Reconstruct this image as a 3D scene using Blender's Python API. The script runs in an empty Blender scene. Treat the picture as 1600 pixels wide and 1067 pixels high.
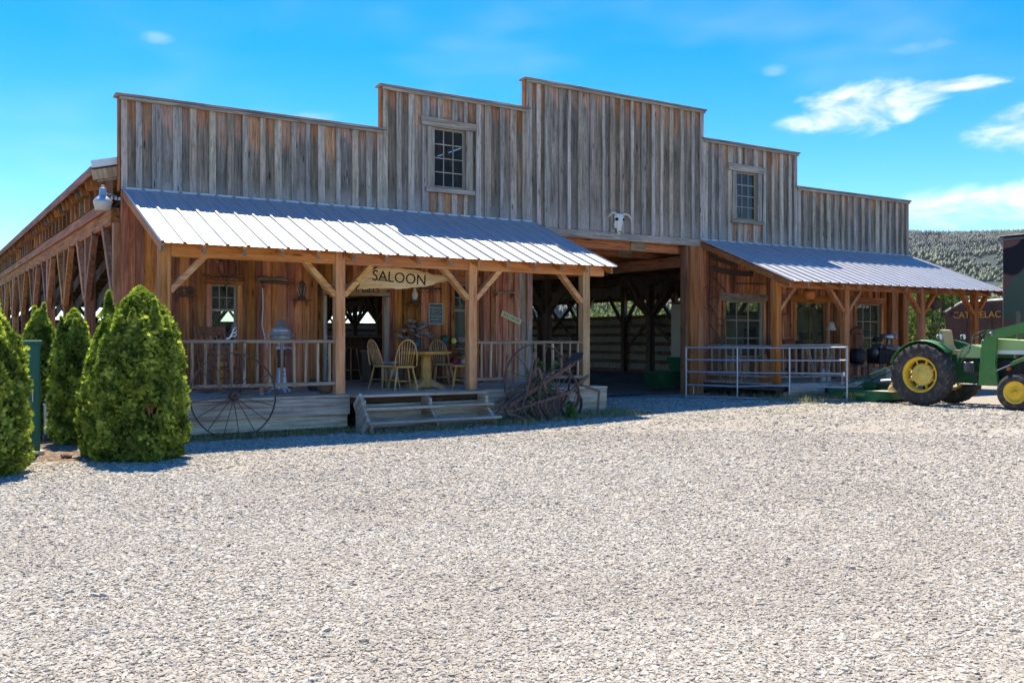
import bpy, bmesh, math, random
import numpy as np
from mathutils import Vector, Matrix, Euler, noise as mnoise
R = math.radians
random.seed(7); np.random.seed(7)
scene = bpy.context.scene
COL = scene.collection

# ---------------------------------------------------------------- camera
cam_d = bpy.data.cameras.new('camera'); cam = bpy.data.objects.new('camera', cam_d); COL.objects.link(cam)
cam.location = (-14.1, -17.2, 1.5)
cam.rotation_euler = (R(90), 0, -math.atan2(.542, .8404))
cam_d.sensor_width = 36; cam_d.lens = 36 * 1472 / 1600; cam_d.shift_y = -2.5 / 1600
cam_d.clip_end = 9000; cam_d.clip_start = .05
scene.camera = cam

# ---------------------------------------------------------------- node helper
class NT:
    def __init__(s, tree): s.t = tree
    def n(s, typ, ins=None, **kw):
        nd = s.t.nodes.new(typ)
        for k, v in kw.items(): setattr(nd, k, v)
        for k, v in (ins or {}).items():
            sk = nd.inputs[k]
            if isinstance(v, bpy.types.NodeSocket): s.t.links.new(v, sk)
            elif isinstance(v, bpy.types.Node): s.t.links.new(v.outputs[0], sk)
            else:
                if isinstance(v, (tuple, list)) and len(v) == 3 and sk.type == 'RGBA': v = (*v, 1)
                sk.default_value = v
        return nd
    def m(s, op, a, b=0., c=None, clamp=False):
        ins = {0: a, 1: b}
        if c is not None: ins[2] = c
        return s.n('ShaderNodeMath', ins, operation=op, use_clamp=clamp).outputs[0]
    def v(s, op, a, b=(0, 0, 0)):
        nd = s.n('ShaderNodeVectorMath', {0: a, 1: b}, operation=op)
        return nd.outputs['Value'] if op in ('LENGTH', 'DOT_PRODUCT', 'DISTANCE') else nd.outputs[0]
    def mix(s, f, a, b, mode='MIX'):
        nd = s.n('ShaderNodeMix', data_type='RGBA', blend_type=mode)
        for k, v in ((0, f), (6, a), (7, b)):
            if isinstance(v, bpy.types.NodeSocket): s.t.links.new(v, nd.inputs[k])
            else: nd.inputs[k].default_value = (*v, 1) if isinstance(v, (tuple, list)) and len(v) == 3 else v
        return nd.outputs[2]
    def ramp(s, f, stops, interp='LINEAR'):
        nd = s.n('ShaderNodeValToRGB', {0: f}); cr = nd.color_ramp; cr.interpolation = interp
        while len(cr.elements) < len(stops): cr.elements.new(.5)
        for e, (p, c) in zip(cr.elements, stops):
            e.position = p
            c = c if isinstance(c, (tuple, list)) else (c, c, c)
            e.color = (*c, 1)
        return nd.outputs[0]
    def smooth(s, x, a, b):
        return s.n('ShaderNodeMapRange', {0: x, 1: a, 2: b, 3: 0., 4: 1.}, interpolation_type='SMOOTHSTEP').outputs[0]

# ---------------------------------------------------------------- world, sun, exposure
SUN = Vector((.35, 1.69, 3.16)).normalized()      # direction towards the sun
elev = math.asin(SUN.z); azim = math.atan2(SUN.x, SUN.y)
w = bpy.data.worlds.new('World'); scene.world = w; w.use_nodes = True
wt = w.node_tree; wt.nodes.clear(); W = NT(wt)
sky = W.n('ShaderNodeTexSky', sky_type='NISHITA', sun_disc=False, sun_elevation=elev, sun_rotation=azim,
          altitude=1500, air_density=1.0, dust_density=0., ozone_density=3.0)
skyc = W.n('ShaderNodeHueSaturation', {'Hue': .508, 'Saturation': 1.48, 'Color': sky.outputs[0]}).outputs[0]
wd = W.v('NORMALIZE', W.n('ShaderNodeTexCoord').outputs['Generated'])
sp = W.n('ShaderNodeSeparateXYZ', {0: wd})
az = W.m('MULTIPLY', W.m('ARCTAN2', sp.outputs[0], sp.outputs[1]), 57.2958)
el = W.m('MULTIPLY', W.m('ARCSINE', sp.outputs[2]), 57.2958)
nv = W.n('ShaderNodeCombineXYZ', {0: W.m('MULTIPLY', az, .24), 1: W.m('MULTIPLY', el, .56), 2: 3.1})
n1 = W.n('ShaderNodeTexNoise', {'Vector': nv, 'Scale': 1., 'Detail': 6., 'Roughness': .60, 'Distortion': .5}).outputs[0]
nv2 = W.n('ShaderNodeCombineXYZ', {0: W.m('MULTIPLY', az, .05), 1: W.m('MULTIPLY', el, .16), 2: 9.7})
n2 = W.n('ShaderNodeTexNoise', {'Vector': nv2, 'Scale': 1., 'Detail': 3., 'Roughness': .6}).outputs[0]
mask = None
# fair-weather clouds: azimuth, elevation, half width, half height (degrees), strength, tilt
CL = [(50.8, 12.4, 2.2, .6, .95, .1), (52.6, 13.0, 2.8, 1.3, .95, .1), (54.6, 13.3, 2.8, 1.15, .95, .1), (57.8, 13.8, 2.8, .40, .75, .06), (61.8, 11.2, 3.0, 1.3, .95, .08),
      (60.5, 7.2, 5.4, 1.3, .75, .05), (56.2, 15.9, 1.9, .45, .5, .15), (48.4, 15.4, .8, .4, .3, .0), (49.6, 12.2, 1.3, .5, .35, .15),
      (12.2, 16.6, 1.2, .4, .35, .1), (20.6, 13.0, 2.4, .4, .22, .0),
      (78, 14, 7, 1.8, .9, .05), (95, 22, 9, 2.5, .9, .0), (-30, 16, 8, 2.0, .8, .0), (140, 18, 10, 3, .9, .0), (-80, 20, 9, 2.6, .9, .0), (-130, 15, 9, 2.2, .9, .0), (180, 24, 8, 2.5, .8, .0)]
ae = W.n('ShaderNodeCombineXYZ', {0: az, 1: el}).outputs[0]
def cloud_group(items, st):
    dm = None
    for (a, e, ha, he, _, tl) in items:
        q = W.n('ShaderNodeVectorMath', {0: ae, 1: (1/ha, 1/he, 0), 2: (-a/ha, -e/he, 0)}, operation='MULTIPLY_ADD').outputs[0]
        d = W.v('LENGTH', q); dm = d if dm is None else W.m('MINIMUM', dm, d)
    f = W.m('ADD', W.m('SUBTRACT', 1., W.m('MULTIPLY', dm, dm)), W.m('MULTIPLY', W.m('SUBTRACT', n1, .5), 4.4))
    return W.m('MULTIPLY', W.smooth(f, -.35, 1.9), st)
mask = W.m('MAXIMUM', cloud_group([c for c in CL if c[4] > .6], .93), cloud_group([c for c in CL if c[4] <= .6], .20))
veil = W.m('MULTIPLY', W.smooth(n2, .52, .9), .16)
mask = W.m('MAXIMUM', mask, veil)
mask = W.m('MULTIPLY', mask, W.smooth(el, 0., 4.))
cloudcol = W.mix(W.smooth(n1, .35, .65), (4.6, 4.5, 4.9), (6.0, 5.8, 5.9))
skyf = W.mix(mask, skyc, cloudcol)
bg = W.n('ShaderNodeBackground', {'Color': skyf, 'Strength': .106})
W.n('ShaderNodeOutputWorld', {0: bg})
w.cycles.sampling_method = 'MANUAL'; w.cycles.sample_map_resolution = 512

sl = bpy.data.lights.new('sun', 'SUN'); so = bpy.data.objects.new('sun', sl); COL.objects.link(so)
sl.energy = 3.75; sl.angle = R(.53); sl.color = (1., .905, .765)
so.rotation_euler = (-SUN).to_track_quat('-Z', 'Y').to_euler(); so.location = (0, 0, 40)

scene.view_settings.view_transform = 'Standard'; scene.view_settings.look = 'None'
scene.view_settings.gamma = 1; scene.view_settings.use_curve_mapping = False
scene.view_settings.exposure = 1.35
scene.render.engine = 'CYCLES'
scene.cycles.max_bounces = 6; scene.cycles.diffuse_bounces = 5; scene.cycles.glossy_bounces = 3; scene.cycles.use_adaptive_sampling = True; scene.cycles.adaptive_threshold = .02; scene.cycles.transparent_max_bounces = 16; scene.cycles.volume_bounces = 0

# ---------------------------------------------------------------- mesh helpers
class MB:
    def __init__(s): s.V = []; s.F = []; s.S = []
    def add(s, vs, fs, smooth=False):
        o = len(s.V); s.V += [tuple(v) for v in vs]
        for f in fs: s.F.append(tuple(o + i for i in f)); s.S.append(smooth)
        return s
    def box(s, x0, x1, y0, y1, z0, z1, M=None):
        vs = [(x, y, z) for z in (z0, z1) for y in (y0, y1) for x in (x0, x1)]
        if M is not None: vs = [M @ Vector(v) for v in vs]
        return s.add(vs, [(0, 2, 3, 1), (4, 5, 7, 6), (0, 1, 5, 4), (2, 6, 7, 3), (0, 4, 6, 2), (1, 3, 7, 5)])
    def cbox(s, c, d, rot=None):
        M = Matrix.Translation(c) @ (Euler(rot).to_matrix().to_4x4() if rot else Matrix())
        return s.box(-d[0]/2, d[0]/2, -d[1]/2, d[1]/2, -d[2]/2, d[2]/2, M)
    def bev(s, c, d, b=.008, rot=None):           # box with chamfered edges
        M = Matrix.Translation(c) @ (Euler(rot).to_matrix().to_4x4() if rot else Matrix())
        hx, hy, hz = (k/2 for k in d); b = min(b, hx*.45, hy*.45, hz*.45)
        vs = []; idx = {}
        for sx in (-1, 1):
            for sy in (-1, 1):
                for sz in (-1, 1):
                    for k in range(3):
                        p = [sx*(hx-b), sy*(hy-b), sz*(hz-b)]; h = (hx, hy, hz); sg = (sx, sy, sz)
                        p[k] = sg[k]*h[k]; idx[(sx, sy, sz, k)] = len(vs); vs.append(M @ Vector(p))
        fs = []
        g = lambda sx, sy, sz, k: idx[(sx, sy, sz, k)]
        for q in (-1, 1):
            a = [g(q, -1, -1, 0), g(q, 1, -1, 0), g(q, 1, 1, 0), g(q, -1, 1, 0)]; fs.append(a if q > 0 else a[::-1])
            a = [g(-1, q, -1, 1), g(-1, q, 1, 1), g(1, q, 1, 1), g(1, q, -1, 1)]; fs.append(a if q > 0 else a[::-1])
            a = [g(-1, -1, q, 2), g(1, -1, q, 2), g(1, 1, q, 2), g(-1, 1, q, 2)]; fs.append(a if q > 0 else a[::-1])
        for a in (-1, 1):
            for b2 in (-1, 1):
                for (k0, k1, k2) in ((0, 1, 2), (1, 2, 0), (2, 0, 1)):
                    def P(t, kk):
                        sg = [0, 0, 0]; sg[k0] = a; sg[k1] = b2; sg[k2] = t; return g(*sg, kk)
                    f = [P(-1, k0), P(-1, k1), P(1, k1), P(1, k0)]; fs.append(f if a*b2 > 0 else f[::-1])
        for k in ((x, y, z) for x in (-1, 1) for y in (-1, 1) for z in (-1, 1)):
            f = [g(*k, 0), g(*k, 1), g(*k, 2)]; fs.append(f if k[0]*k[1]*k[2] > 0 else f[::-1])
        return s.add(vs, fs)
    def beam(s, p0, p1, wd, ht, up=(0, 0, 1), b=.006):   # bar of section wd x ht from p0 to p1
        p0, p1 = Vector(p0), Vector(p1); d = p1 - p0; L = d.length; x = d.normalized()
        y = Vector(up).cross(x)
        if y.length < 1e-4: y = Vector((0, 1, 0)).cross(x)
        y.normalize(); z = x.cross(y)
        M = Matrix((x, y, z)).transposed()
        t = MB().bev((0, 0, 0), (L, wd, ht), b)
        return s.add([M @ Vector(v) + (p0+p1)/2 for v in t.V], t.F)
    def tube(s, pts, r, n=8, smooth=True, cap=True, closed=False):
        pts = [Vector(p) for p in pts]; k = len(pts)
        rs = r if isinstance(r, (list, tuple)) else [r]*k
        vs = []; fs = []; prev = None
        for i, p in enumerate(pts):
            if closed: d = pts[(i+1) % k] - pts[i-1]
            else: d = pts[min(i+1, k-1)] - pts[max(i-1, 0)]
            d = d.normalized() if d.length > 1e-9 else Vector((0, 0, 1))
            if prev is None:
                a = d.cross(Vector((0, 0, 1)))
                if a.length < .05: a = d.cross(Vector((1, 0, 0)))
            else: a = prev - d*prev.dot(d)
            a.normalize(); prev = a; b = d.cross(a)
            for j in range(n):
                t = 2*math.pi*j/n; vs.append(p + (a*math.cos(t) + b*math.sin(t))*rs[i])
        for i in range(k if closed else k-1):
            for j in range(n):
                i2 = (i+1) % k; fs.append((i*n+j, i2*n+j, i2*n+(j+1) % n, i*n+(j+1) % n))
        s.add(vs, [f[::-1] for f in fs], smooth)
        if cap and not closed:
            s.add(vs[:n], [tuple(range(n))]); s.add(vs[-n:], [tuple(range(n))[::-1]])
        return s
    def lathe(s, prof, n=16, M=None, smooth=True, caps=True):     # prof: (radius, z) about Z
        vs = []; fs = []
        for (r, z) in prof:
            for j in range(n):
                t = 2*math.pi*j/n; vs.append(Vector((r*math.cos(t), r*math.sin(t), z)))
        if M is not None: vs = [M @ v for v in vs]
        for i in range(len(prof)-1):
            for j in range(n): fs.append((i*n+j, i*n+(j+1) % n, (i+1)*n+(j+1) % n, (i+1)*n+j))
        s.add(vs, fs, smooth)
        if caps:
            if prof[0][0] > 1e-4: s.add(vs[:n], [tuple(range(n))[::-1]])
            if prof[-1][0] > 1e-4: s.add(vs[-n:], [tuple(range(n))])
        return s
    def prism(s, poly, t0, t1, axis='y', M=None):     # 2D outline extruded along axis
        n = len(poly); f3 = {'y': lambda a, b, t: (a, t, b), 'x': lambda a, b, t: (t, a, b), 'z': lambda a, b, t: (a, b, t)}[axis]
        vs = [Vector(f3(a, b, t)) for t in (t0, t1) for a, b in poly]
        if M is not None: vs = [M @ v for v in vs]
        fs = [tuple(range(n)), tuple(range(2*n-1, n-1, -1))] + [(i+n, (i+1) % n+n, (i+1) % n, i) for i in range(n)]
        return s.add(vs, fs)
    def xf(s, M): s.V = [tuple(M @ Vector(v)) for v in s.V]; return s
    def mesh(s, name, mat=None):
        me = bpy.data.meshes.new(name); me.from_pydata(s.V, [], s.F)
        me.polygons.foreach_set('use_smooth', s.S)
        bm = bmesh.new(); bm.from_mesh(me); bmesh.ops.recalc_face_normals(bm, faces=bm.faces); bm.to_mesh(me); bm.free()
        if mat: me.materials.append(M_[mat] if isinstance(mat, str) else mat)
        return me
    def build(s, name, mat, parent=None, loc=(0, 0, 0), rot=(0, 0, 0)):
        return link(name, s.mesh(name, mat), parent, loc, rot)

def link(name, me, parent=None, loc=(0, 0, 0), rot=(0, 0, 0), scale=None):
    o = bpy.data.objects.new(name, me); COL.objects.link(o); o.parent = parent
    o.location = loc; o.rotation_euler = rot
    if scale: o.scale = scale
    return o
def tag(o, label=None, cat=None, group=None, kind=None):
    if label: o['label'] = label
    if cat: o['category'] = cat
    if group: o['group'] = group
    if kind: o['kind'] = kind
    return o
def thing(name, label, cat, loc=(0, 0, 0), rz=0., group=None, rot=None):
    o = bpy.data.objects.new(name, None); COL.objects.link(o); o.location = loc
    o.rotation_euler = rot or (0, 0, rz); o.empty_display_size = .2
    return tag(o, label, cat, group)
def copy_tree(o, parent=None):
    c = o.copy(); COL.objects.link(c); c.parent = parent
    for ch in KIDS(o): copy_tree(ch, c)
    return c
def KIDS(o): return [x for x in bpy.data.objects if x.parent == o]
def text_mesh(txt, size, depth, mat, shear=0., space=1.):
    cu = bpy.data.curves.new('lettering', 'FONT'); cu.body = txt; cu.size = size; cu.extrude = depth
    cu.align_x = 'CENTER'; cu.align_y = 'CENTER'; cu.shear = shear; cu.space_character = space; cu.resolution_u = 3
    o = bpy.data.objects.new('lettering', cu); COL.objects.link(o)
    me = bpy.data.meshes.new_from_object(o.evaluated_get(bpy.context.evaluated_depsgraph_get()))
    bpy.data.objects.remove(o); me.materials.clear(); me.materials.append(M_[mat]); return me
def fractal(p, o=4): return mnoise.fractal(Vector(p), 1., 2., o)
# ---------------------------------------------------------------- materials
M_ = {}
def newmat(name):
    m = bpy.data.materials.new(name); m.use_nodes = True; m.node_tree.nodes.clear(); M_[name] = m
    return m, NT(m.node_tree)
def out(T, bsdf, disp=None):
    o = T.n('ShaderNodeOutputMaterial', {0: bsdf})
    return o
def rnd_coords(T, sc, k=37.):
    tc = T.n('ShaderNodeTexCoord').outputs['Object']; oi = T.n('ShaderNodeObjectInfo').outputs['Random']
    off = T.n('ShaderNodeCombineXYZ', {0: T.m('MULTIPLY', oi, k), 1: T.m('MULTIPLY', oi, k*1.7), 2: T.m('MULTIPLY', oi, k*2.3)})
    return T.v('MULTIPLY', T.v('ADD', tc, off.outputs[0]), sc), tc, oi
def wood(name, dark, mid, light, axis='Z', gs=26., rough=.8, var=.35, grey=None, bump=.35, knots=True, streak=.06, hue=.012):
    m, T = newmat(name)
    sc = {'X': (gs*streak, gs, gs), 'Y': (gs, gs*streak, gs), 'Z': (gs, gs, gs*streak)}[axis]
    vec, tc, oi = rnd_coords(T, sc)
    g1 = T.n('ShaderNodeTexNoise', {'Vector': vec, 'Scale': 1., 'Detail': 4., 'Roughness': .62, 'Distortion': .35}).outputs[0]
    g2 = T.n('ShaderNodeTexNoise', {'Vector': vec, 'Scale': 5.5, 'Detail': 3., 'Roughness': .6}).outputs[0]
    vec2, _, _ = rnd_coords(T, {'X': (.9, 3, 3), 'Y': (3, .9, 3), 'Z': (3, 3, .9)}[axis], 11.)
    s1 = T.n('ShaderNodeTexNoise', {'Vector': vec2, 'Scale': 1., 'Detail': 4., 'Roughness': .6}).outputs[0]
    f = T.m('ADD', T.m('MULTIPLY', g1, .65), T.m('MULTIPLY', s1, .35))
    c = T.ramp(f, [(.33, dark), (.5, mid), (.67, light)])
    if grey:
        gm = T.smooth(T.m('ADD', s1, T.m('MULTIPLY', T.m('SUBTRACT', g1, .5), .7)), grey[1], grey[1]+.14)
        c = T.mix(gm, c, grey[0])
    c = T.mix(T.m('MULTIPLY', T.smooth(g2, .56, .72), .55), c, tuple(k*.38 for k in dark))
    if knots:
        vk, _, _ = rnd_coords(T, {'X': (1.1, 5, 5), 'Y': (5, 1.1, 5), 'Z': (5, 5, 1.1)}[axis], 23.)
        kd = T.n('ShaderNodeTexVoronoi', {'Vector': vk, 'Scale': 1.}).outputs['Distance']
        c = T.mix(T.m('MULTIPLY', T.m('SUBTRACT', 1., T.smooth(kd, .05, .14)), .8), c, tuple(k*.3 for k in dark))
    val = T.m('ADD', 1.-var/2, T.m('MULTIPLY', oi, var))
    o2 = T.m('FRACT', T.m('MULTIPLY', oi, 17.31))
    c = T.n('ShaderNodeHueSaturation', {'Hue': T.m('ADD', .5-hue/2, T.m('MULTIPLY', o2, hue)), 'Saturation': T.m('ADD', .95, T.m('MULTIPLY', o2, .2)), 'Value': val, 'Color': c}).outputs[0]
    bp = T.n('ShaderNodeBump', {'Strength': bump, 'Distance': .006, 'Height': T.m('ADD', g1, T.m('MULTIPLY', g2, .5))})
    b = T.n('ShaderNodeBsdfPrincipled', {'Base Color': c, 'Roughness': rough, 'Normal': bp.outputs[0], 'Specular IOR Level': .2})
    out(T, b); return m
# weathered front boards: object z = 0 at the board's top; sheltered tops keep their brown, the rest silvers
def weathered(name, brown_len, k_dark=1., spread=.5):
    m, T = newmat(name)
    vec, tc, oi = rnd_coords(T, (30, 30, 1.3))
    g1 = T.n('ShaderNodeTexNoise', {'Vector': vec, 'Scale': 1., 'Detail': 5., 'Roughness': .65, 'Distortion': .4}).outputs[0]
    g2 = T.n('ShaderNodeTexNoise', {'Vector': vec, 'Scale': 4.5, 'Detail': 3.}).outputs[0]
    v2, _, _ = rnd_coords(T, (6, 6, .8), 13.)
    s1 = T.n('ShaderNodeTexNoise', {'Vector': v2, 'Scale': 1., 'Detail': 5., 'Roughness': .65}).outputs[0]
    f = T.m('ADD', T.m('MULTIPLY', g1, .55), T.m('MULTIPLY', s1, .45))
    k = k_dark
    grey = T.ramp(f, [(.32, (.064*k, .050*k, .038*k)), (.44, (.160*k, .130*k, .098*k)), (.56, (.275*k, .224*k, .172*k)), (.7, (.41*k, .342*k, .268*k))])
    brown = T.ramp(f, [(.34, (.21, .095, .058)), (.5, (.45, .245, .155)), (.66, (.62, .42, .30))])
    z = T.n('ShaderNodeSeparateXYZ', {0: tc}).outputs
    o2 = T.m('FRACT', T.m('MULTIPLY', oi, 7.77))
    ln = T.m('ADD', brown_len*.28, T.m('MULTIPLY', o2, brown_len*.95))
    edge = T.m('MULTIPLY', T.m('SUBTRACT', g1, .5), 1.5)
    # the brown runs further down along one edge of the board
    side = T.m('MULTIPLY', z[0], T.m('MULTIPLY', T.m('SUBTRACT', T.m('FRACT', T.m('MULTIPLY', oi, 3.3)), .35), 9.*spread))
    d = T.m('ADD', T.m('ADD', T.m('ADD', z[2], ln), T.m('MULTIPLY', edge, brown_len)), T.m('MULTIPLY', side, brown_len*1.4))
    gz = T.n('ShaderNodeSeparateXYZ', {0: T.n('ShaderNodeTexCoord').outputs['Generated']}).outputs[2]
    pale = T.m('MULTIPLY', T.m('SUBTRACT', 1., T.smooth(T.m('ADD', gz, T.m('MULTIPLY', T.m('SUBTRACT', g1, .5), .35)), .02, .24)), .6)
    grey = T.mix(pale, grey, (.42, .375, .33))
    bm_ = T.smooth(d, -.03, .16)
    bm2 = T.m('MULTIPLY', T.smooth(T.m('ADD', s1, T.m('MULTIPLY', T.m('SUBTRACT', g1, .5), .6)), .60, .74), .7)
    c = T.mix(T.m('MAXIMUM', bm_, bm2), grey, brown)
    c = T.mix(T.m('MULTIPLY', T.smooth(g2, .54, .70), .7), c, (.018, .014, .012))
    vk, _, _ = rnd_coords(T, (7, 7, 1.2), 23.)
    kd = T.n('ShaderNodeTexVoronoi', {'Vector': vk, 'Scale': 1.}).outputs['Distance']
    c = T.mix(T.m('MULTIPLY', T.m('SUBTRACT', 1., T.smooth(kd, .05, .13)), .85), c, (.012, .010, .010))
    c = T.n('ShaderNodeHueSaturation', {'Hue': T.m('ADD', .492, T.m('MULTIPLY', o2, .016)), 'Saturation': T.m('ADD', .75, T.m('MULTIPLY', oi, .5)), 'Value': T.m('ADD', .78, T.m('MULTIPLY', T.m('FRACT', T.m('MULTIPLY', oi, 5.1)), .46)), 'Color': c}).outputs[0]
    bp = T.n('ShaderNodeBump', {'Strength': .5, 'Distance': .008, 'Height': T.m('ADD', g1, T.m('MULTIPLY', g2, .6))})
    out(T, T.n('ShaderNodeBsdfPrincipled', {'Base Color': c, 'Roughness': .88, 'Normal': bp.outputs[0], 'Specular IOR Level': .12})); return m
def paint(name, col, rough=.45, metal=0., var=.12, dirt=(.12, .09, .06), dirtamt=.35, bump=.05, scale=5., spec=.4, coat=0.):
    m, T = newmat(name)
    vec, tc, oi = rnd_coords(T, (scale, scale, scale), 9.)
    n = T.n('ShaderNodeTexNoise', {'Vector': vec, 'Scale': 1., 'Detail': 5., 'Roughness': .68}).outputs[0]
    n2 = T.n('ShaderNodeTexNoise', {'Vector': vec, 'Scale': 6., 'Detail': 4., 'Roughness': .6}).outputs[0]
    c = T.mix(n, tuple(k*(1-var) for k in col), tuple(min(1, k*(1+var)) for k in col))
    dm = T.m('MULTIPLY', T.smooth(T.m('ADD', T.m('MULTIPLY', n, .7), T.m('MULTIPLY', n2, .3)), .5, .68), dirtamt)
    c = T.mix(dm, c, dirt)
    bp = T.n('ShaderNodeBump', {'Strength': bump, 'Distance': .01, 'Height': n2})
    b = T.n('ShaderNodeBsdfPrincipled', {'Base Color': c, 'Roughness': T.m('ADD', rough-.08, T.m('MULTIPLY', n, .22)), 'Metallic': metal, 'Normal': bp.outputs[0], 'Specular IOR Level': spec, 'Coat Weight': coat, 'Coat Roughness': .25})
    out(T, b); return m
def leafmat(name, c0, c1, c2, trans=.35, rough=.55):
    m, T = newmat(name)
    g = T.n('ShaderNodeNewGeometry'); at = T.n('ShaderNodeAttribute', attribute_name='tone').outputs['Fac']
    c = T.ramp(at, [(0., c0), (.5, c1), (1., c2)])
    p = T.n('ShaderNodeBsdfPrincipled', {'Base Color': c, 'Roughness': rough, 'Specular IOR Level': .25})
    tr = T.n('ShaderNodeBsdfTranslucent', {'Color': T.mix(1., c, (1.25, 1.35, .6), 'MULTIPLY')})
    out(T, T.n('ShaderNodeMixShader', {0: trans, 1: p, 2: tr})); return m

weathered('front_board', .62, 1.12)
weathered('front_batten', .12, 2.0)
weathered('low_grey', .6, 1.5)
wood('grey_trim_x', (0.134, 0.106, 0.082), (0.338, 0.278, 0.214), (0.588, 0.481, 0.356), 'X', var=.25)
wood('grey_trim_z', (0.134, 0.106, 0.082), (0.321, 0.269, 0.214), (0.552, 0.457, 0.356), 'Z', var=.3)
wood('grey_deck_x', (0.202, 0.156, 0.114), (0.496, 0.403, 0.301), (0.750, 0.661, 0.493), 'X', gs=20., var=.3)
wood('grey_deck_y', (0.202, 0.156, 0.114), (0.496, 0.403, 0.301), (0.750, 0.661, 0.493), 'Y', gs=20., var=.3)
wood('grey_rail_x', (0.163, 0.119, 0.081), (0.338, 0.256, 0.188), (0.500, 0.400, 0.312), 'X', gs=34.)
wood('grey_rail_z', (0.163, 0.106, 0.069), (0.362, 0.250, 0.169), (0.537, 0.400, 0.288), 'Z', gs=34., var=.45)
wood('red_board', (0.165, 0.055, 0.029), (0.506, 0.204, 0.094), (0.726, 0.363, 0.187), 'Z', gs=20., var=.85, hue=.025)
wood('red_batten', (0.121, 0.044, 0.026), (0.396, 0.160, 0.077), (0.616, 0.297, 0.160), 'Z', gs=22., var=.95, hue=.03)
wood('post_orange', (0.300, 0.115, 0.040), (0.600, 0.270, 0.105), (0.720, 0.420, 0.200), 'Z', gs=18., var=.14, hue=.004, grey=((.33, .25, .17), .66))
wood('post_red', (0.220, 0.075, 0.034), (0.470, 0.185, 0.082), (0.600, 0.290, 0.145), 'Z', gs=18., var=.14, hue=.004, grey=((.24, .18, .13), .68))
wood('post_pale', (0.230, 0.127, 0.063), (0.460, 0.299, 0.167), (0.621, 0.448, 0.287), 'Z', gs=20., var=.2)
wood('beam_orange', (0.300, 0.105, 0.034), (0.600, 0.250, 0.088), (0.720, 0.380, 0.160), 'X', gs=18., var=.3)
wood('beam_red', (0.200, 0.068, 0.030), (0.450, 0.170, 0.072), (0.580, 0.270, 0.125), 'X', gs=18., var=.4)
wood('brace_orange', (0.360, 0.150, 0.050), (0.660, 0.340, 0.130), (0.760, 0.480, 0.220), 'X', gs=16., var=.3, streak=.1)
wood('timber_y', (0.154, 0.063, 0.034), (0.385, 0.164, 0.083), (0.578, 0.289, 0.164), 'Y', gs=18., var=.4)
wood('timber_z', (0.126, 0.058, 0.034), (0.319, 0.148, 0.080), (0.504, 0.260, 0.160), 'Z', gs=18., var=.5, grey=((.20, .175, .15), .60))
wood('timber_d', (0.193, 0.087, 0.043), (0.482, 0.221, 0.106), (0.732, 0.366, 0.193), 'Z', gs=16., var=.6, streak=.12)
wood('rafter_end', (.10, .075, .055), (.24, .19, .145), (.36, .30, .24), 'Z', gs=40., streak=.6)
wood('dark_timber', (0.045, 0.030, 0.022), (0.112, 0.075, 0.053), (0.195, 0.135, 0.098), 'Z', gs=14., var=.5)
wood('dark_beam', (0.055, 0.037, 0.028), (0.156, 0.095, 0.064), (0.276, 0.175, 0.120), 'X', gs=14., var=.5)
wood('oak', (0.299, 0.149, 0.052), (0.529, 0.310, 0.127), (0.690, 0.460, 0.230), 'Z', gs=30., var=.2, rough=.45, bump=.12, knots=False)
wood('oak_x', (0.299, 0.149, 0.052), (0.529, 0.310, 0.127), (0.690, 0.460, 0.230), 'X', gs=30., var=.2, rough=.45, bump=.12, knots=False)
wood('chair_dark', (0.096, 0.042, 0.026), (0.230, 0.106, 0.065), (0.384, 0.192, 0.125), 'Z', gs=30., rough=.5)
wood('shelf_wood', (.07, .042, .028), (.16, .10, .07), (.25, .17, .12), 'X', gs=30.)
wood('sign_wood', (0.420, 0.250, 0.110), (0.660, 0.450, 0.235), (0.760, 0.580, 0.360), 'X', gs=16., var=.1, streak=.09)
wood('sign_wood_dark', (.22, .125, .06), (.36, .22, .115), (.46, .30, .17), 'X', gs=16., var=.1)
wood('driftwood', (.14, .10, .085), (.30, .23, .20), (.46, .38, .34), 'X', gs=22., streak=.3)
paint('burn', (.022, .012, .008), .8, dirtamt=0.)
paint('iron', (.105, .075, .062), .7, .25, .3, (.16, .085, .055), .8, .25, 14.)
paint('rust', (.17, .105, .075), .85, .1, .35, (.19, .095, .055), .7, .4, 16.)
paint('galv', (.50, .52, .55), .38, .85, .15, (.30, .29, .27), .35, .08, 8.)
paint('gate_steel', (.42, .43, .45), .42, .8, .18, (.24, .22, .20), .4, .08, 9.)
paint('tin', (.52, .53, .52), .40, .7, .18, (.28, .27, .25), .5, .1, 10.)
paint('tin_white', (.66, .68, .72), .45, .1, .1, (.35, .33, .3), .3, .05, 10.)
paint('white_paint', (.74, .73, .70), .5, 0, .06, (.42, .38, .32), .3)
paint('lamp_lens', (.62, .58, .48), .25, 0, .05, (.5, .47, .4), .3)
paint('bone', (.74, .70, .62), .7, 0, .1, (.42, .36, .28), .45, .3, 18.)
paint('horn', (.66, .56, .40), .5, 0, .12, (.38, .28, .16), .5, .15, 16.)
paint('black', (.018, .018, .019), .5)
paint('eye_black', (.02, .017, .014), .9, dirtamt=0.)
paint('rubber', (.045, .043, .041), .8, 0, .3, (.20, .165, .125), .7, .3, 9., .25)
paint('green_paint', (.055, .20, .035), .50, 0, .22, (.20, .17, .09), .65, .06, 5., .45, .15)
paint('green_dark', (.020, .10, .032), .45, 0, .2, (.07, .06, .035), .4, .08, 5.)
paint('green_pale', (.33, .47, .17), .38, 0, .1, (.30, .28, .15), .3, .04, 5., .5, .2)
paint('mower_green', (.016, .125, .045), .45, 0, .15, (.13, .13, .09), .45, .06, 4.)
paint('yellow_paint', (.74, .47, .02), .48, 0, .14, (.33, .15, .05), .6, .06, 7., .45, .1)
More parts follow.
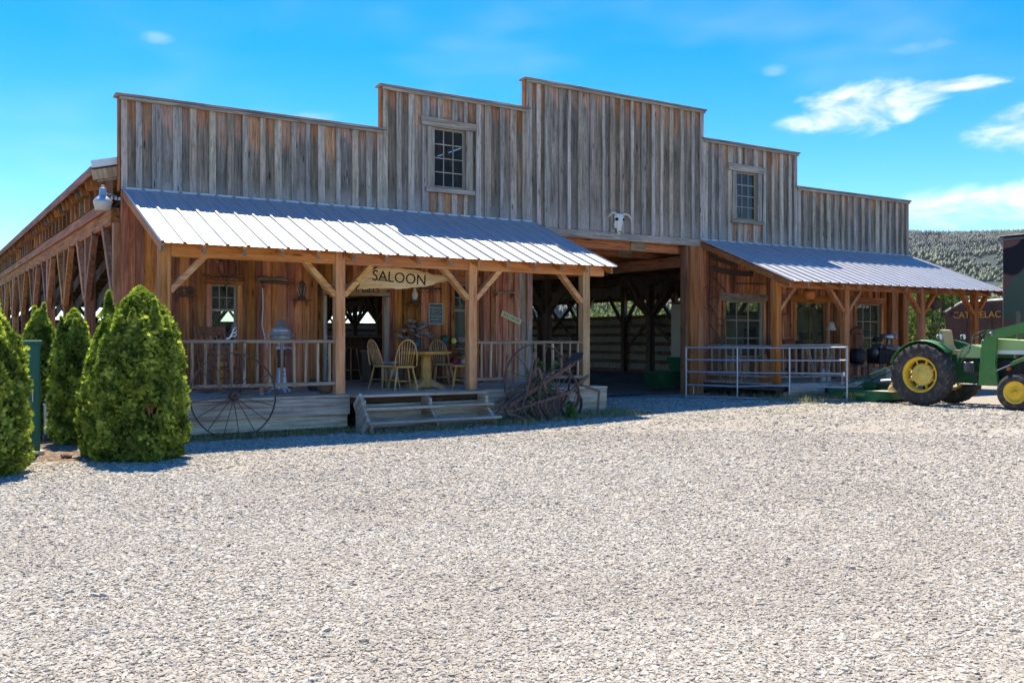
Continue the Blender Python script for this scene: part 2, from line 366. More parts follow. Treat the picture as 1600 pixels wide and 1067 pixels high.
paint('yellow_pale', (.68, .52, .11), .5, 0, .14, (.33, .22, .09), .65, .06, 6.)
paint('yellow_letter', (.68, .56, .08), .5)
paint('seat_vinyl', (.50, .36, .16), .5, 0, .12, (.22, .14, .07), .45)
paint('box_green', (.030, .145, .095), .5, 0, .08, (.12, .12, .09), .25)
paint('beige', (.56, .51, .40), .5, 0, .08, (.3, .26, .2), .35)
paint('fridge', (.44, .41, .33), .45, 0, .08, (.22, .19, .15), .4)
paint('orange_paint', (.52, .15, .028), .55, 0, .12, (.2, .1, .05), .35)
paint('red_paint', (.55, .045, .02), .5, 0, .1, (.25, .1, .06), .3)
paint('crimson', (.24, .018, .028), .4)
paint('blue_glass', (.05, .11, .15), .15)
paint('teal', (.10, .22, .22), .4)
paint('cream', (.62, .54, .38), .55)
paint('dark_grey', (.05, .05, .052), .55, .3)
paint('engine', (.030, .032, .033), .5, .5, .3, (.10, .07, .05), .5, .2, 12.)
paint('metal_dull', (.20, .20, .20), .42, .8, .25, (.11, .08, .06), .5, .15, 12.)
paint('silver_engine', (.36, .37, .38), .35, .9, .2, (.13, .12, .11), .4, .15, 12.)
paint('trailer_brown', (.095, .062, .048), .6, .1, .2, (.17, .085, .05), .5, .1, 3.)
paint('letter_orange', (.75, .36, .06), .6)
paint('poster_dark', (.075, .105, .115), .5, 0, .15, (.17, .18, .17), .4, .05, 12.)
paint('poster_pale', (.46, .49, .46), .5, 0, .1, (.3, .3, .28), .4)
paint('plate_yellow', (.62, .55, .28), .5, 0, .12, (.36, .31, .18), .5, .1, 18.)
paint('sign_white', (.66, .70, .62), .5)
paint('letter_green', (.06, .20, .16), .5)
paint('lens_white', (.86, .86, .84), .12)
paint('tail_red', (.55, .01, .02), .2)
paint('basket', (.09, .065, .05), .8)
paint('stone_rock', (.16, .09, .06), .9, bump=.5)
paint('side_metal', (.30, .30, .285), .55, .2, .15, (.16, .12, .09), .4, .05, 2.)
paint('coffee_can', (.42, .43, .47), .45)
leafmat('cedar', (.060, .095, .016), (.23, .30, .048), (.55, .60, .14), .48)
leafmat('cedar_bark_leaf', (.10, .05, .02), (.16, .08, .035), (.22, .12, .06), .1)
leafmat('tree_leaf', (.035, .07, .014), (.095, .16, .035), (.20, .27, .075), .35)
leafmat('tree_leaf_pale', (.09, .12, .04), (.19, .23, .085), (.33, .36, .17), .35)
leafmat('pine_leaf', (.018, .036, .014), (.045, .078, .03), (.09, .13, .05), .15)
leafmat('forest_leaf', (.007, .018, .011), (.014, .032, .017), (.035, .055, .022), .0)
leafmat('grove_leaf', (.018, .036, .012), (.045, .070, .022), (.11, .12, .04), .02)
leafmat('weed_leaf', (.05, .11, .02), (.12, .22, .045), (.24, .32, .09), .35)
leafmat('dry_grass', (.12, .13, .05), (.28, .26, .12), (.45, .40, .23), .3)
wood('bark', (.05, .035, .025), (.13, .095, .07), (.22, .17, .13), 'Z', gs=12., streak=.25, knots=False)

# roof sheets: painted galvanised steel
m, T = newmat('roof_metal')
vec, tc, oi = rnd_coords(T, (6., .5, 6.), 5.)
n = T.n('ShaderNodeTexNoise', {'Vector': vec, 'Scale': 1., 'Detail': 4., 'Roughness': .65}).outputs[0]
c = T.mix(n, (.40, .41, .425), (.52, .53, .54))
c = T.mix(T.m('MULTIPLY', T.smooth(n, .54, .68), .4), c, (.34, .31, .27))
rb = T.n('ShaderNodeBump', {'Strength': .25, 'Distance': .05, 'Height': T.n('ShaderNodeTexNoise', {'Vector': T.v('ADD', tc, T.n('ShaderNodeCombineXYZ', {0: T.m('MULTIPLY', oi, 31.)}).outputs[0]), 'Scale': 1.6, 'Detail': 2.}).outputs[0]})
out(T, T.n('ShaderNodeBsdfPrincipled', {'Base Color': c, 'Normal': rb.outputs[0], 'Metallic': .5, 'Roughness': T.m('ADD', .34, T.m('MULTIPLY', n, .2)), 'Specular IOR Level': .5}))
# camouflage paint on the box truck
m, T = newmat('camouflage')
tc = T.n('ShaderNodeTexCoord').outputs['Object']
a = T.n('ShaderNodeTexNoise', {'Vector': T.v('ADD', tc, (3.1, 5.2, .6)), 'Scale': .55, 'Detail': 1.5, 'Roughness': .4}).outputs[0]
b2 = T.n('ShaderNodeTexNoise', {'Vector': T.v('ADD', tc, (13.4, 1.2, 7.9)), 'Scale': .5, 'Detail': 1.5, 'Roughness': .4}).outputs[0]
c = T.mix(T.smooth(a, .535, .55), (.080, .108, .070), (.15, .075, .055))
c = T.mix(T.smooth(b2, .59, .605), c, (.010, .011, .015))
out(T, T.n('ShaderNodeBsdfPrincipled', {'Base Color': c, 'Roughness': .7, 'Specular IOR Level': .25}))
# window glass
m, T = newmat('glass')
fr = T.n('ShaderNodeFresnel', {'IOR': 1.5}).outputs[0]
ns = T.n('ShaderNodeTexNoise', {'Vector': T.n('ShaderNodeTexCoord').outputs['Object'], 'Scale': 5., 'Detail': 2.}).outputs[0]
bp = T.n('ShaderNodeBump', {'Strength': .12, 'Distance': .02, 'Height': ns})
gl = T.n('ShaderNodeBsdfGlossy', {'Roughness': .03, 'Normal': bp.outputs[0]})
tr = T.n('ShaderNodeBsdfTransparent', {'Color': (.70, .72, .68, 1)})
df = T.n('ShaderNodeBsdfDiffuse', {'Color': (.30, .30, .27, 1)})
g2 = T.n('ShaderNodeMixShader', {0: T.m('MULTIPLY', fr, .14), 1: tr, 2: gl})
out(T, T.n('ShaderNodeMixShader', {0: .05, 1: g2, 2: df}))

# ground
def pebbles(T, vec, sc):
    vo = T.n('ShaderNodeTexVoronoi', {'Vector': vec, 'Scale': sc, 'Randomness': 1.}, feature='F1')
    return vo.outputs['Distance'], vo.outputs['Color']
m, T = newmat('gravel')
tc = T.n('ShaderNodeTexCoord').outputs['Object']; xyz = T.n('ShaderNodeSeparateXYZ', {0: tc}).outputs
wv = T.v('ADD', tc, T.v('MULTIPLY', T.n('ShaderNodeTexNoise', {'Vector': tc, 'Scale': 30., 'Detail': 2.}).outputs['Color'], (.02, .02, .02)))
d1, c1 = pebbles(T, wv, 38.); d2, c2 = pebbles(T, wv, 24.)
cc = T.n('ShaderNodeSeparateColor', {0: c1}).outputs[0]; cc2 = T.n('ShaderNodeSeparateColor', {0: c2}).outputs[1]
big = T.n('ShaderNodeTexNoise', {'Vector': tc, 'Scale': .35, 'Detail': 4., 'Roughness': .6}).outputs[0]
mid_ = T.n('ShaderNodeTexNoise', {'Vector': tc, 'Scale': 2.2, 'Detail': 4., 'Roughness': .65}).outputs[0]
st = T.ramp(cc, [(0., (.24, .205, .155)), (.4, (.34, .305, .24)), (.75, (.42, .385, .31)), (1., (.50, .465, .385))])
st = T.mix(T.m('MULTIPLY', T.smooth(d1, .36, .62), .55), st, (.30, .26, .205))
st = T.mix(T.m('MULTIPLY', T.smooth(mid_, .48, .72), .35), st, (.33, .285, .23))
st = T.mix(T.m('MULTIPLY', T.smooth(big, .5, .7), .3), st, (.60, .565, .515))
dirt = T.ramp(T.n('ShaderNodeTexNoise', {'Vector': tc, 'Scale': 9., 'Detail': 5., 'Roughness': .75}).outputs[0], [(.3, (.085, .052, .032)), (.5, (.19, .125, .080)), (.7, (.34, .265, .19))])
# bare earth round the cedars, at the north-west corner of the yard
dd = T.m('ADD', T.m('ADD', T.smooth(xyz[0], -11.0, -12.0), 0.), 0.)
dy = T.smooth(T.m('ADD', xyz[1], T.m('MULTIPLY', xyz[0], .35)), -9.15, -8.55)
dm = T.m('MULTIPLY', dd, dy)
dm = T.smooth(T.m('ADD', dm, T.m('MULTIPLY', T.m('SUBTRACT', mid_, .5), 1.1)), .35, .75)
st = T.mix(dm, st, dirt)
# green-brown seedlings and soil along the deck and on the worn strip in the yard
gm = T.m('MULTIPLY', T.smooth(T.m('ADD', mid_, T.m('MULTIPLY', T.m('SUBTRACT', big, .5), .8)), .60, .74), .32)
st = T.mix(gm, st, (.20, .185, .09))
hh = T.m('ADD', T.m('MULTIPLY', T.m('SUBTRACT', 1., d1), .5), T.m('MULTIPLY', T.m('SUBTRACT', 1., d2), .5))
bp = T.n('ShaderNodeBump', {'Strength': .9, 'Distance': .02, 'Height': hh})
out(T, T.n('ShaderNodeBsdfPrincipled', {'Base Color': st, 'Roughness': .9, 'Normal': bp.outputs[0], 'Specular IOR Level': .15}))
m, T = newmat('gravel_stone')
oi = T.n('ShaderNodeObjectInfo').outputs['Random']
tc = T.n('ShaderNodeTexCoord').outputs['Object']
n = T.n('ShaderNodeTexNoise', {'Vector': tc, 'Scale': 3., 'Detail': 4.}).outputs[0]
wp = T.n('ShaderNodeNewGeometry').outputs['Position']
big = T.n('ShaderNodeTexNoise', {'Vector': wp, 'Scale': .5, 'Detail': 4., 'Roughness': .6}).outputs[0]
c = T.ramp(oi, [(0., (.24, .215, .165)), (.10, (.33, .298, .234)), (.4, (.41, .376, .302)), (.75, (.48, .445, .365)), (.95, (.57, .54, .455)), (1., (.37, .29, .19))])
c = T.mix(T.m('MULTIPLY', T.smooth(n, .45, .7), .35), c, (.30, .26, .215))
c = T.mix(T.m('MULTIPLY', T.smooth(big, .48, .64), .45), c, (.33, .29, .23))
out(T, T.n('ShaderNodeBsdfPrincipled', {'Base Color': c, 'Roughness': .88, 'Specular IOR Level': .2}))
m, T = newmat('earth')
tc = T.n('ShaderNodeTexCoord').outputs['Object']
n = T.n('ShaderNodeTexNoise', {'Vector': tc, 'Scale': 1.4, 'Detail': 5., 'Roughness': .7}).outputs[0]
c = T.ramp(n, [(.3, (.11, .08, .06)), (.5, (.20, .15, .115)), (.7, (.32, .26, .20))])
out(T, T.n('ShaderNodeBsdfPrincipled', {'Base Color': c, 'Roughness': .95, 'Normal': T.n('ShaderNodeBump', {'Strength': .5, 'Distance': .03, 'Height': n}).outputs[0]}))
m, T = newmat('pasture')
tc = T.n('ShaderNodeTexCoord').outputs['Object']
n = T.n('ShaderNodeTexNoise', {'Vector': tc, 'Scale': .12, 'Detail': 6., 'Roughness': .7}).outputs[0]
c = T.ramp(n, [(.3, (.055, .085, .022)), (.5, (.13, .155, .05)), (.7, (.27, .24, .11))])
out(T, T.n('ShaderNodeBsdfPrincipled', {'Base Color': c, 'Roughness': .95}))
m, T = newmat('hillside')
tc = T.n('ShaderNodeTexCoord').outputs['Object']
n = T.n('ShaderNodeTexNoise', {'Vector': tc, 'Scale': .006, 'Detail': 6., 'Roughness': .68}).outputs[0]
c = T.ramp(n, [(.34, (.010, .020, .010)), (.54, (.022, .034, .014)), (.64, (.060, .064, .026)), (.76, (.16, .13, .065))])
out(T, T.n('ShaderNodeBsdfPrincipled', {'Base Color': c, 'Roughness': .95}))
# ---------------------------------------------------------------- ground
def sst(a, b, x): t = min(1, max(0, (x-a)/(b-a))); return t*t*(3-2*t)
def gh(x, y):
    b = .16*sst(-9., 1.5, x)
    return b + .02*mnoise.noise(Vector((x*.35, y*.35, 0))) * sst(-2, -6, y)
def sheet(name, xs, ys, hf, mat, kind='structure'):
    V = [(x, y, hf(x, y)) for y in ys for x in xs]; n = len(xs)
    F = [(j*n+i, j*n+i+1, (j+1)*n+i+1, (j+1)*n+i) for j in range(len(ys)-1) for i in range(n-1)]
    me = bpy.data.meshes.new(name); me.from_pydata(V, [], F); me.materials.append(M_[mat]); me.polygons.foreach_set('use_smooth', [True]*len(F))
    o = link(name, me); o['kind'] = kind; return o
lin = lambda a, b, n: [a+(b-a)*i/n for i in range(n+1)]
sheet('gravel_yard', lin(-34, 34, 136), lin(-36, 14, 100), gh, 'gravel')
sheet('pasture', [-2400, -700, -200, -80, -34.5, 34.5, 80, 200, 700, 2400], [-2400, -700, -200, -60, -36.5, 14.5, 80, 200, 700, 2400], lambda x, y: -.06, 'pasture')
sheet('barn_floor', lin(-10.9, 10.9, 22), lin(.3, 34, 34), lambda x, y: .185+.012*mnoise.noise(Vector((x, y, 3))), 'earth')

# loose stones of the yard (uncountable gravel: one object, stones instanced on its points)
def stone_points():
    hx, hy = .542, .8404; pts = []; rad = []
    rng = np.random.default_rng(3)
    def ring(r0, r1, dens, size):
        half = R(35); n = int(half*(r1*r1-r0*r0)*dens)
        r = np.sqrt(rng.uniform(r0*r0, r1*r1, n)); a = rng.uniform(-half, half, n) + math.atan2(hx, hy)
        x = -14.1+r*np.sin(a); y = -17.2+r*np.cos(a)
        for X, Y in zip(x, y):
            if Y > -2.7 and (X < -2.4 or X > 2.6): continue
            if Y > 3: continue
            if X < -11.4 and Y+.35*X > -8.9 and rng.random() < .86: continue
            wear = max(0., mnoise.noise(Vector((X*.45, Y*.9, 7.))))+.5*max(0., mnoise.noise(Vector((X*1.7, Y*2.4, 3.))))
            for rr0 in (19.2, 20.9):      # wheel tracks that sweep out of the passage
                wear += .45*math.exp(-((math.hypot(X-19., Y+9.5)-rr0)/.22)**2)
            if rng.random() < wear*.75: continue
            pts.append((X, Y, gh(X, Y)+.001)); rad.append(size*rng.lognormal(0, .32))
    ring(2.6, 5.5, 5200, .0086); ring(5.5, 8, 3800, .0096); ring(8, 11, 2100, .0110); ring(11, 15, 850, .0135); ring(15, 22, 220, .017)
    return pts, rad
pts, rad = stone_points()
me = bpy.data.meshes.new('gravel'); me.from_pydata(pts, [], [])
at = me.attributes.new('rad', 'FLOAT', 'POINT'); at.data.foreach_set('value', rad)
me.materials.append(M_['gravel_stone'])
gr = tag(link('gravel', me), 'loose pale crushed stone strewn over the whole yard', 'gravel', kind='stuff')
ng = bpy.data.node_groups.new('stones', 'GeometryNodeTree'); ng.is_modifier = True
ng.interface.new_socket('Geometry', in_out='INPUT', socket_type='NodeSocketGeometry')
ng.interface.new_socket('Geometry', in_out='OUTPUT', socket_type='NodeSocketGeometry')
G = NT(ng); gi = G.n('NodeGroupInput'); join = G.n('GeometryNodeJoinGeometry')
for k in range(6):
    ico = G.n('GeometryNodeMeshIcoSphere', {'Radius': 1., 'Subdivisions': 2 if k < 3 else 1})
    ps = G.n('GeometryNodeInputPosition')
    nz = G.n('ShaderNodeTexNoise', {'Vector': G.v('ADD', ps.outputs[0], (k*5.1, k*2.3, k*7.7)), 'Scale': .9, 'Detail': 1.}).outputs['Color']
    off = G.v('MULTIPLY', G.v('SUBTRACT', nz, (.5, .5, .5)), (1.9, 1.9, 1.9))
    spn = G.n('GeometryNodeSetPosition', {'Geometry': ico.outputs[0], 'Offset': off})
    ng.links.new(G.n('GeometryNodeGeometryToInstance', {0: spn}).outputs[0], join.inputs[0])
rr = G.n('GeometryNodeInputNamedAttribute', {'Name': 'rad'}, data_type='FLOAT').outputs[0]
rv = G.n('FunctionNodeRandomValue', data_type='FLOAT_VECTOR'); rv.inputs[0].default_value = (.75, .75, .34); rv.inputs[1].default_value = (1.5, 1.2, .66)
ro = G.n('FunctionNodeRandomValue', data_type='FLOAT_VECTOR'); ro.inputs[0].default_value = (-.32, -.32, 0); ro.inputs[1].default_value = (.32, .32, 6.28)
ip = G.n('GeometryNodeInstanceOnPoints', {'Points': gi.outputs[0], 'Instance': join.outputs[0], 'Pick Instance': True, 'Rotation': ro.outputs[0], 'Scale': G.v('MULTIPLY', rv.outputs[0], rr)})
smt = G.n('GeometryNodeSetMaterial', {'Geometry': ip.outputs[0], 'Material': M_['gravel_stone']})
G.n('NodeGroupOutput', {0: smt})
gr.modifiers.new('stones', 'NODES').node_group = ng

# ---------------------------------------------------------------- the barn with its stepped front
barn = thing('saloon_barn', 'long timber barn with stepped grey plank front and two metal-roofed porches', 'barn')
SEC = [(-11., -6.1, 5.67, 4.1), (-6.1, -2.65, 6.55, 4.1), (-2.65, 2.65, 7.2, 3.97), (2.65, 6.1, 6.5, 4.0), (6.1, 11., 5.6, 4.0)]
UW = [(-4.95, -4.21, 4.65, 5.87), (3.79, 4.54, 4.6, 5.81)]
def panel_with_holes(x0, x1, z0, z1, holes, y0, y1):
    mb = MB(); xs = sorted({x0, x1, *[h[0] for h in holes], *[h[1] for h in holes]})
    for a, b in zip(xs, xs[1:]):
        zs = [(z0, z1)]
        for h in holes:
            if h[0] <= a+1e-6 and h[1] >= b-1e-6: zs = [(z0, h[2]), (h[3], z1)]
        for p, q in zs: mb.box(a, b, y0, y1, p, q)
    return mb
for i, (x0, x1, zt, zb) in enumerate(SEC):
    H = [h for h in UW if h[0] > x0 and h[1] < x1]
    ff = panel_with_holes(x0+.01, x1-.01 if i != 2 else x1-.02, zb+.02, zt-.03, H, .012, .12 if i != 2 else .135).build('false_front', 'timber_z', barn)
    n = round((x1-x0)/.305); ws = [random.uniform(.8, 1.2) for _ in range(n)]; ks = (x1-x0)/sum(ws); xe = [x0]
    for q in ws: xe.append(xe[-1]+q*ks)
    for k in range(n):
        pitch = xe[k+1]-xe[k]
        for kind in (0, 1):
            wd = (pitch-.02-random.random()*.012) if kind == 0 else random.choice((.085, .10, .115, .13, .15))
            cx = (xe[k]+xe[k+1])/2 if kind == 0 else xe[k] + (.06 if k == 0 else random.uniform(-.012, .012))
            if kind == 0 and k == n-1: wd -= .01
            yc = (-.006-random.random()*.006, .010) if kind == 0 else (-.052-random.random()*.010, -.014)
            spans = [(zb - random.random()*.03, zt-.02)]
            for h in H:
                if cx+wd/2 > h[0]-.02 and cx-wd/2 < h[1]+.02: spans = [(zb-random.random()*.012, h[2]-.12), (h[3]+.12, zt-.02)]
            for (a, b) in spans:
                top = b
                MB().box(-wd/2, wd/2, yc[0], yc[1], a-top, 0).build('siding_board', 'front_board' if kind == 0 else 'front_batten', ff, (cx, 0, top), (0, random.uniform(-.0045, .0045), 0))
    # last batten at the right edge
    MB().box(-.055, .055, -.055, -.014, zb-zt+.02, 0).build('siding_board', 'front_batten', ff, (x1-.06, 0, zt-.02))
    # plank cap
    L = x1-x0+.16
    MB().bev((0, 0, 0), (L, .26, .045), .006).build('parapet_cap', 'grey_trim_x', barn, ((x0+x1)/2, .03, zt+.015), (R(-3), 0, 0))
    MB().bev((0, 0, 0), (L-.12, .03, .06), .005).build('parapet_trim', 'grey_trim_x', barn, ((x0+x1)/2+.0, -.080, zt-.04))
# stepped ends of the higher bays: corner boards
for (x, z0, z1) in ((-11.012, 4.05, 5.65), (-6.112, 5.69, 6.53), (-2.664, 6.57, 7.18), (2.662, 6.52, 7.18), (6.112, 5.62, 6.48), (11.012, 3.98, 5.58)):
    MB().bev((0, 0, (z0+z1)/2), (.024, .15, z1-z0), .003).build('corner_board', 'post_red' if x < 0 else 'grey_trim_z', barn, (x, .05, 0))
MB().bev((0, 0, 0), (5.3, .05, .17), .006).build('header_trim', 'grey_trim_x', barn, (0, -.07, 3.90))
# upper windows: 3 x 4 small lites in plank casings
def window(h, nx, nz, mats, casing=.17, y=-.05, deep=.05, lower=None, sill=True, frame_mat='grey_trim_z', head_w=.12, fm=.035, bars=.022):
    x0, x1, z0, z1 = h; cx = (x0+x1)/2
    t, tx = mats
    wf = MB()
    wf.bev((x0+fm/2, y+.09, (z0+z1)/2), (fm, .05, z1-z0), .004); wf.bev((x1-fm/2, y+.09, (z0+z1)/2), (fm, .05, z1-z0), .004)
    wf.bev((cx, y+.09, z0+fm/2), (x1-x0-2*fm, .05, fm), .004); wf.bev((cx, y+.09, z1-fm/2), (x1-x0-2*fm, .05, fm), .004)
    win = wf.build('window', frame_mat, barn)
    MB().box(x0+.002, x0+.016, y+.02, y+.16, z0, z1).box(x1-.016, x1-.002, y+.02, y+.16, z0, z1).box(x0+.016, x1-.016, y+.02, y+.16, z1-.016, z1-.002).box(x0+.016, x1-.016, y+.02, y+.16, z0+.002, z0+.016).build('jamb', frame_mat, win)
    if casing:
        for s, xx in ((-1, x0-casing/2), (1, x1+casing/2)):
            MB().bev((xx, y, (z0+z1)/2-.02), (casing-.01, .035, z1-z0+.04), .005).build('casing', t, win)
        MB().prism([(x0-casing-head_w, z1+.005), (x1+casing+head_w*.6, z1+.005), (x1+casing+head_w, z1+.17), (x0-casing-head_w-.03, z1+.19)], y-.025, y+.022).build('window_head', tx, win)
    if sill:
        MB().bev((cx, y-.02, z0-.07), (x1-x0+2*casing+.08, .07, .10), .006).build('sill', tx, win)
    def grid(a0, a1, b0, b1, gx, gz):
        for i in range(gx):
            for j in range(gz):
                xa, xb = a0+(a1-a0)*i/gx, a0+(a1-a0)*(i+1)/gx; za, zb = b0+(b1-b0)*j/gz, b0+(b1-b0)*(j+1)/gz
                MB().box(xa+.003, xb-.003, y+.086, y+.09, za+.003, zb-.003).build('pane', 'glass', win, (0, 0, 0), (0, 0, 0))
        for i in range(1, gx):
            xa = a0+(a1-a0)*i/gx; MB().bev((xa, y+.088, (b0+b1)/2), (bars, .028, b1-b0), .003).build('glazing_bar', frame_mat, win)
        for j in range(1, gz):
            za = b0+(b1-b0)*j/gz; MB().bev(((a0+a1)/2, y+.088, za), (a1-a0, .022, bars), .003).build('glazing_bar', frame_mat, win)
    if lower is None: grid(x0+fm, x1-fm, z0+fm, z1-fm, nx, nz)
    else:
        zm = z0+(z1-z0)*lower
        MB().bev((cx, y+.085, zm), (x1-x0-2*fm, .05, .045), .004).build('meeting_rail', frame_mat, win)
        grid(x0+fm, x1-fm, zm+.023, z1-fm, nx, nz); grid(x0+fm, x1-fm, z0+fm, zm-.023, 1, 1)
    return win
wood('win_frame', (.24, .19, .13), (.40, .33, .25), (.52, .45, .36), 'Z', gs=40.)
for h in UW: window(h, 3, 4, ('grey_trim_z', 'grey_trim_x'), frame_mat='win_frame', y=-.07)

# lower plank wall with its openings
LOW = [(-10.98, -2.6, .55, 4.08, [(-9.46, -9.0, 1.35, 2.5), (-7.28, -6.05, .55, 2.37), (-4.46, -3.95, 1.3, 2.66)]),
       (2.62, 10.98, .45, 3.98, [(3.44, 4.78, 1.05, 2.5), (6.09, 7.32, 1.1, 2.53), (8.62, 9.70, 1.05, 2.53)])]
for (x0, x1, z0, z1, H) in LOW:
    fw = panel_with_holes(x0, x1, z0, z1, H, .014, .08).build('front_wall', 'red_batten', barn)
    n = round((x1-x0)/.30); pitch = (x1-x0)/n
    for k in range(n):
        for kind in (0, 1):
            wd = pitch-.012 if kind == 0 else random.choice((.10, .12, .14))
            cx = x0+pitch*(k+.5) if kind == 0 else x0+pitch*k+(.07 if k == 0 else 0)
            spans = [(z0, z1)]
            for h in H:
                if cx+wd/2 > h[0]-.005 and cx-wd/2 < h[1]+.005: spans = [(z0, h[2]-.02), (h[3]+.02, z1)] if h[2] > z0+.02 else [(h[3]+.02, z1)]
            for (a, b) in spans:
                if b-a < .05: continue
                mt = 'red_board' if kind == 0 else 'red_batten'
                if (x1 < 0 and cx > -3.05 and random.random() < .9): mt = 'low_grey' if cx > -2.85 else 'timber_d'
                MB().box(-wd/2, wd/2, -.006 if kind == 0 else -.038-random.random()*.008, .012 if kind == 0 else -.010, a-b, 0).build('wall_board', mt, fw, (cx, 0, b), (0, random.uniform(-.003, .003), 0))
window(LOW[0][4][0], 3, 2, ('red_board', 'beam_red'), casing=.10, y=-.035, lower=.6, frame_mat='win_frame', head_w=.02, fm=.03, bars=.016)
window(LOW[0][4][2], 3, 2, ('red_board', 'beam_red'), casing=.09, y=-.035, lower=.6, frame_mat='win_frame', head_w=.02, fm=.03, bars=.016)
window(LOW[1][4][0], 3, 3, ('timber_d', 'driftwood'), casing=.12, y=-.035, frame_mat='win_frame', head_w=.05, bars=.03)
window(LOW[1][4][1], 2, 1, ('timber_d', 'beam_red'), casing=.12, y=-.035, frame_mat='timber_d', head_w=.15, bars=.03)
window(LOW[1][4][2], 3, 3, ('timber_d', 'beam_red'), casing=.12, y=-.035, frame_mat='win_frame', head_w=.12, bars=.03)
# saloon door opening: plain plank frame
df_ = MB(); df_.bev((-7.32, -.04, 1.47), (.07, .10, 1.76), .005); df_.bev((-6.01, -.04, 1.47), (.07, .10, 1.76), .005); df_.bev((-6.665, -.04, 2.41), (1.38, .10, .08), .005)
df_.build('door_frame', 'grey_trim_z', barn)
# posts that flank the big opening
for (x, mt, wd) in ((-2.58, 'low_grey', .14), (2.27, 'post_red', .24), (2.50, 'post_red', .20)):
    MB().bev((0, 0, 0), (wd, .20, 3.72), .012).build('door_post', mt, barn, (x, .03 if x < 0 else -.01, 3.815-1.86))
MB().bev((0, 0, 0), (.08, .22, 3.7), .01).build('door_post', 'timber_z', barn, (2.10, .06, 1.97))
# end walls of the two front bays, facing the passage
for (x, x2, d_) in ((-2.60, -2.56, 1.3), (2.46, 2.50, .30)):
    rw = MB().box(x, x2, .13, d_, .1, 3.85).build('return_wall', 'red_batten', barn)
    if x < 0: rw.data.materials[0] = M_['timber_z']

# ---- loft floor, joists, posts, braces inside
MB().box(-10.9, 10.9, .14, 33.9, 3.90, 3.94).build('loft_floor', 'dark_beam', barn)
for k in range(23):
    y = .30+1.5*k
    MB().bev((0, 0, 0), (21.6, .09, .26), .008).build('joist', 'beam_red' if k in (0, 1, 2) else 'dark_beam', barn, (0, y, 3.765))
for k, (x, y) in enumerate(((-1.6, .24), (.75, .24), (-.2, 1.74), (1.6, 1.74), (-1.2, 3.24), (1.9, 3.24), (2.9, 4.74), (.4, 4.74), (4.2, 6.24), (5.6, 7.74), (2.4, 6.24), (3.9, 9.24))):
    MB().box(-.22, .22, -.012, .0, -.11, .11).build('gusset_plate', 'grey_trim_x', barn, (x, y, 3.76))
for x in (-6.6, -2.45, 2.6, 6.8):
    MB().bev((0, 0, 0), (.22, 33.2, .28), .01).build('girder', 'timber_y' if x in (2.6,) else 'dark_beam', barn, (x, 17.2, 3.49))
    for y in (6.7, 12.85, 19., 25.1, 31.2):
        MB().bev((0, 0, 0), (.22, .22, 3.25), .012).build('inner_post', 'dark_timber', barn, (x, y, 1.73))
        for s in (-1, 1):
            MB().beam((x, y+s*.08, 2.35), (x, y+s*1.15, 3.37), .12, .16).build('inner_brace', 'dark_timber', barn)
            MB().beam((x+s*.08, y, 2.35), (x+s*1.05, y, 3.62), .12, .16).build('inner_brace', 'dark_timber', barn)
# right side wall: steel sheet up to 2.45 m, an open band, steel above
def rib_sheet(u0, u1, z0, z1, pitch=.23):
    mb = MB(); V = []; u = u0; prof = []
    while u < u1-1e-6:
        for du, h in ((0, 0), (pitch*.72, 0), (pitch*.8, .02), (pitch*.92, .02)):
            if u+du <= u1: prof.append((u+du, h))
        u += pitch
    prof.append((u1, 0))
    vs = []
    for a, h in prof: vs += [(h, a, z0), (h, a, z1)]
    mb.add(vs, [(2*i, 2*i+2, 2*i+3, 2*i+1) for i in range(len(prof)-1)]); return mb
sw = rib_sheet(.3, 34, -.02, 2.45).xf(Matrix.Translation((10.98, 0, 0))).build('side_wall', 'side_metal', barn)
rib_sheet(.3, 34, 3.12, 4.1).build('upper_cladding', 'side_metal', barn, (10.98, 0, 0))
bw = rib_sheet(-10.9, 10.9, -.02, 2.45).xf(Matrix.Translation((0, 34., 0)) @ Matrix.Rotation(R(-90), 4, 'Z')).build('back_wall', 'side_metal', barn)
rib_sheet(-10.9, 10.9, 3.12, 4.1).xf(Matrix.Rotation(R(-90), 4, 'Z')).build('upper_cladding', 'side_metal', barn, (0, 34.0, 0))
for z in (.25, .62, .98, 1.34, 1.70, 2.06, 2.42):
    MB().bev((0, 0, 0), (.045, 33.4, .14), .005).build('girt', 'dark_beam', sw, (10.93, 17.1, z))
    MB().bev((0, 0, 0), (21.6, .045, .14), .005).build('girt', 'dark_beam', bw, (0, 33.95, z))
MB().bev((0, 0, 0), (.05, 33.4, .15), .005).build('girt', 'dark_beam', barn, (10.93, 17.1, 3.16))
for k in range(12):
    y = .7+k*3.05
    MB().bev((0, 0, 0), (.20, .20, 4.0), .01).build('wall_post', 'dark_timber', barn, (10.80, y, 2.1))
    for s in (-1, 1):
        if .4 < y+s*1.0 < 33.5: MB().beam((10.80, y+s*.06, 2.15), (10.80, y+s*1.0, 3.30), .10, .14).build('wall_brace', 'dark_timber', barn)
for k in range(3):   # long crossed braces along the right wall
    y = 9.8+k*6.1
    MB().beam((10.62, y-.2, 1.2), (10.62, y+2.6, 3.35), .06, .15).build('cross_brace', 'dark_timber', barn)
    MB().beam((10.54, y+2.6, 1.2), (10.54, y-.2, 3.35), .06, .15).build('cross_brace', 'dark_timber', barn)
for k in range(8):
    x = -9.6+k*2.75
    MB().bev((0, 0, 0), (.20, .20, 4.0), .01).build('wall_post', 'dark_timber', barn, (x, 33.8, 2.1))
    for s in (-1, 1): MB().beam((x+s*.06, 33.8, 2.15), (x+s*.95, 33.8, 3.3), .14, .10).build('wall_brace', 'dark_timber', barn)

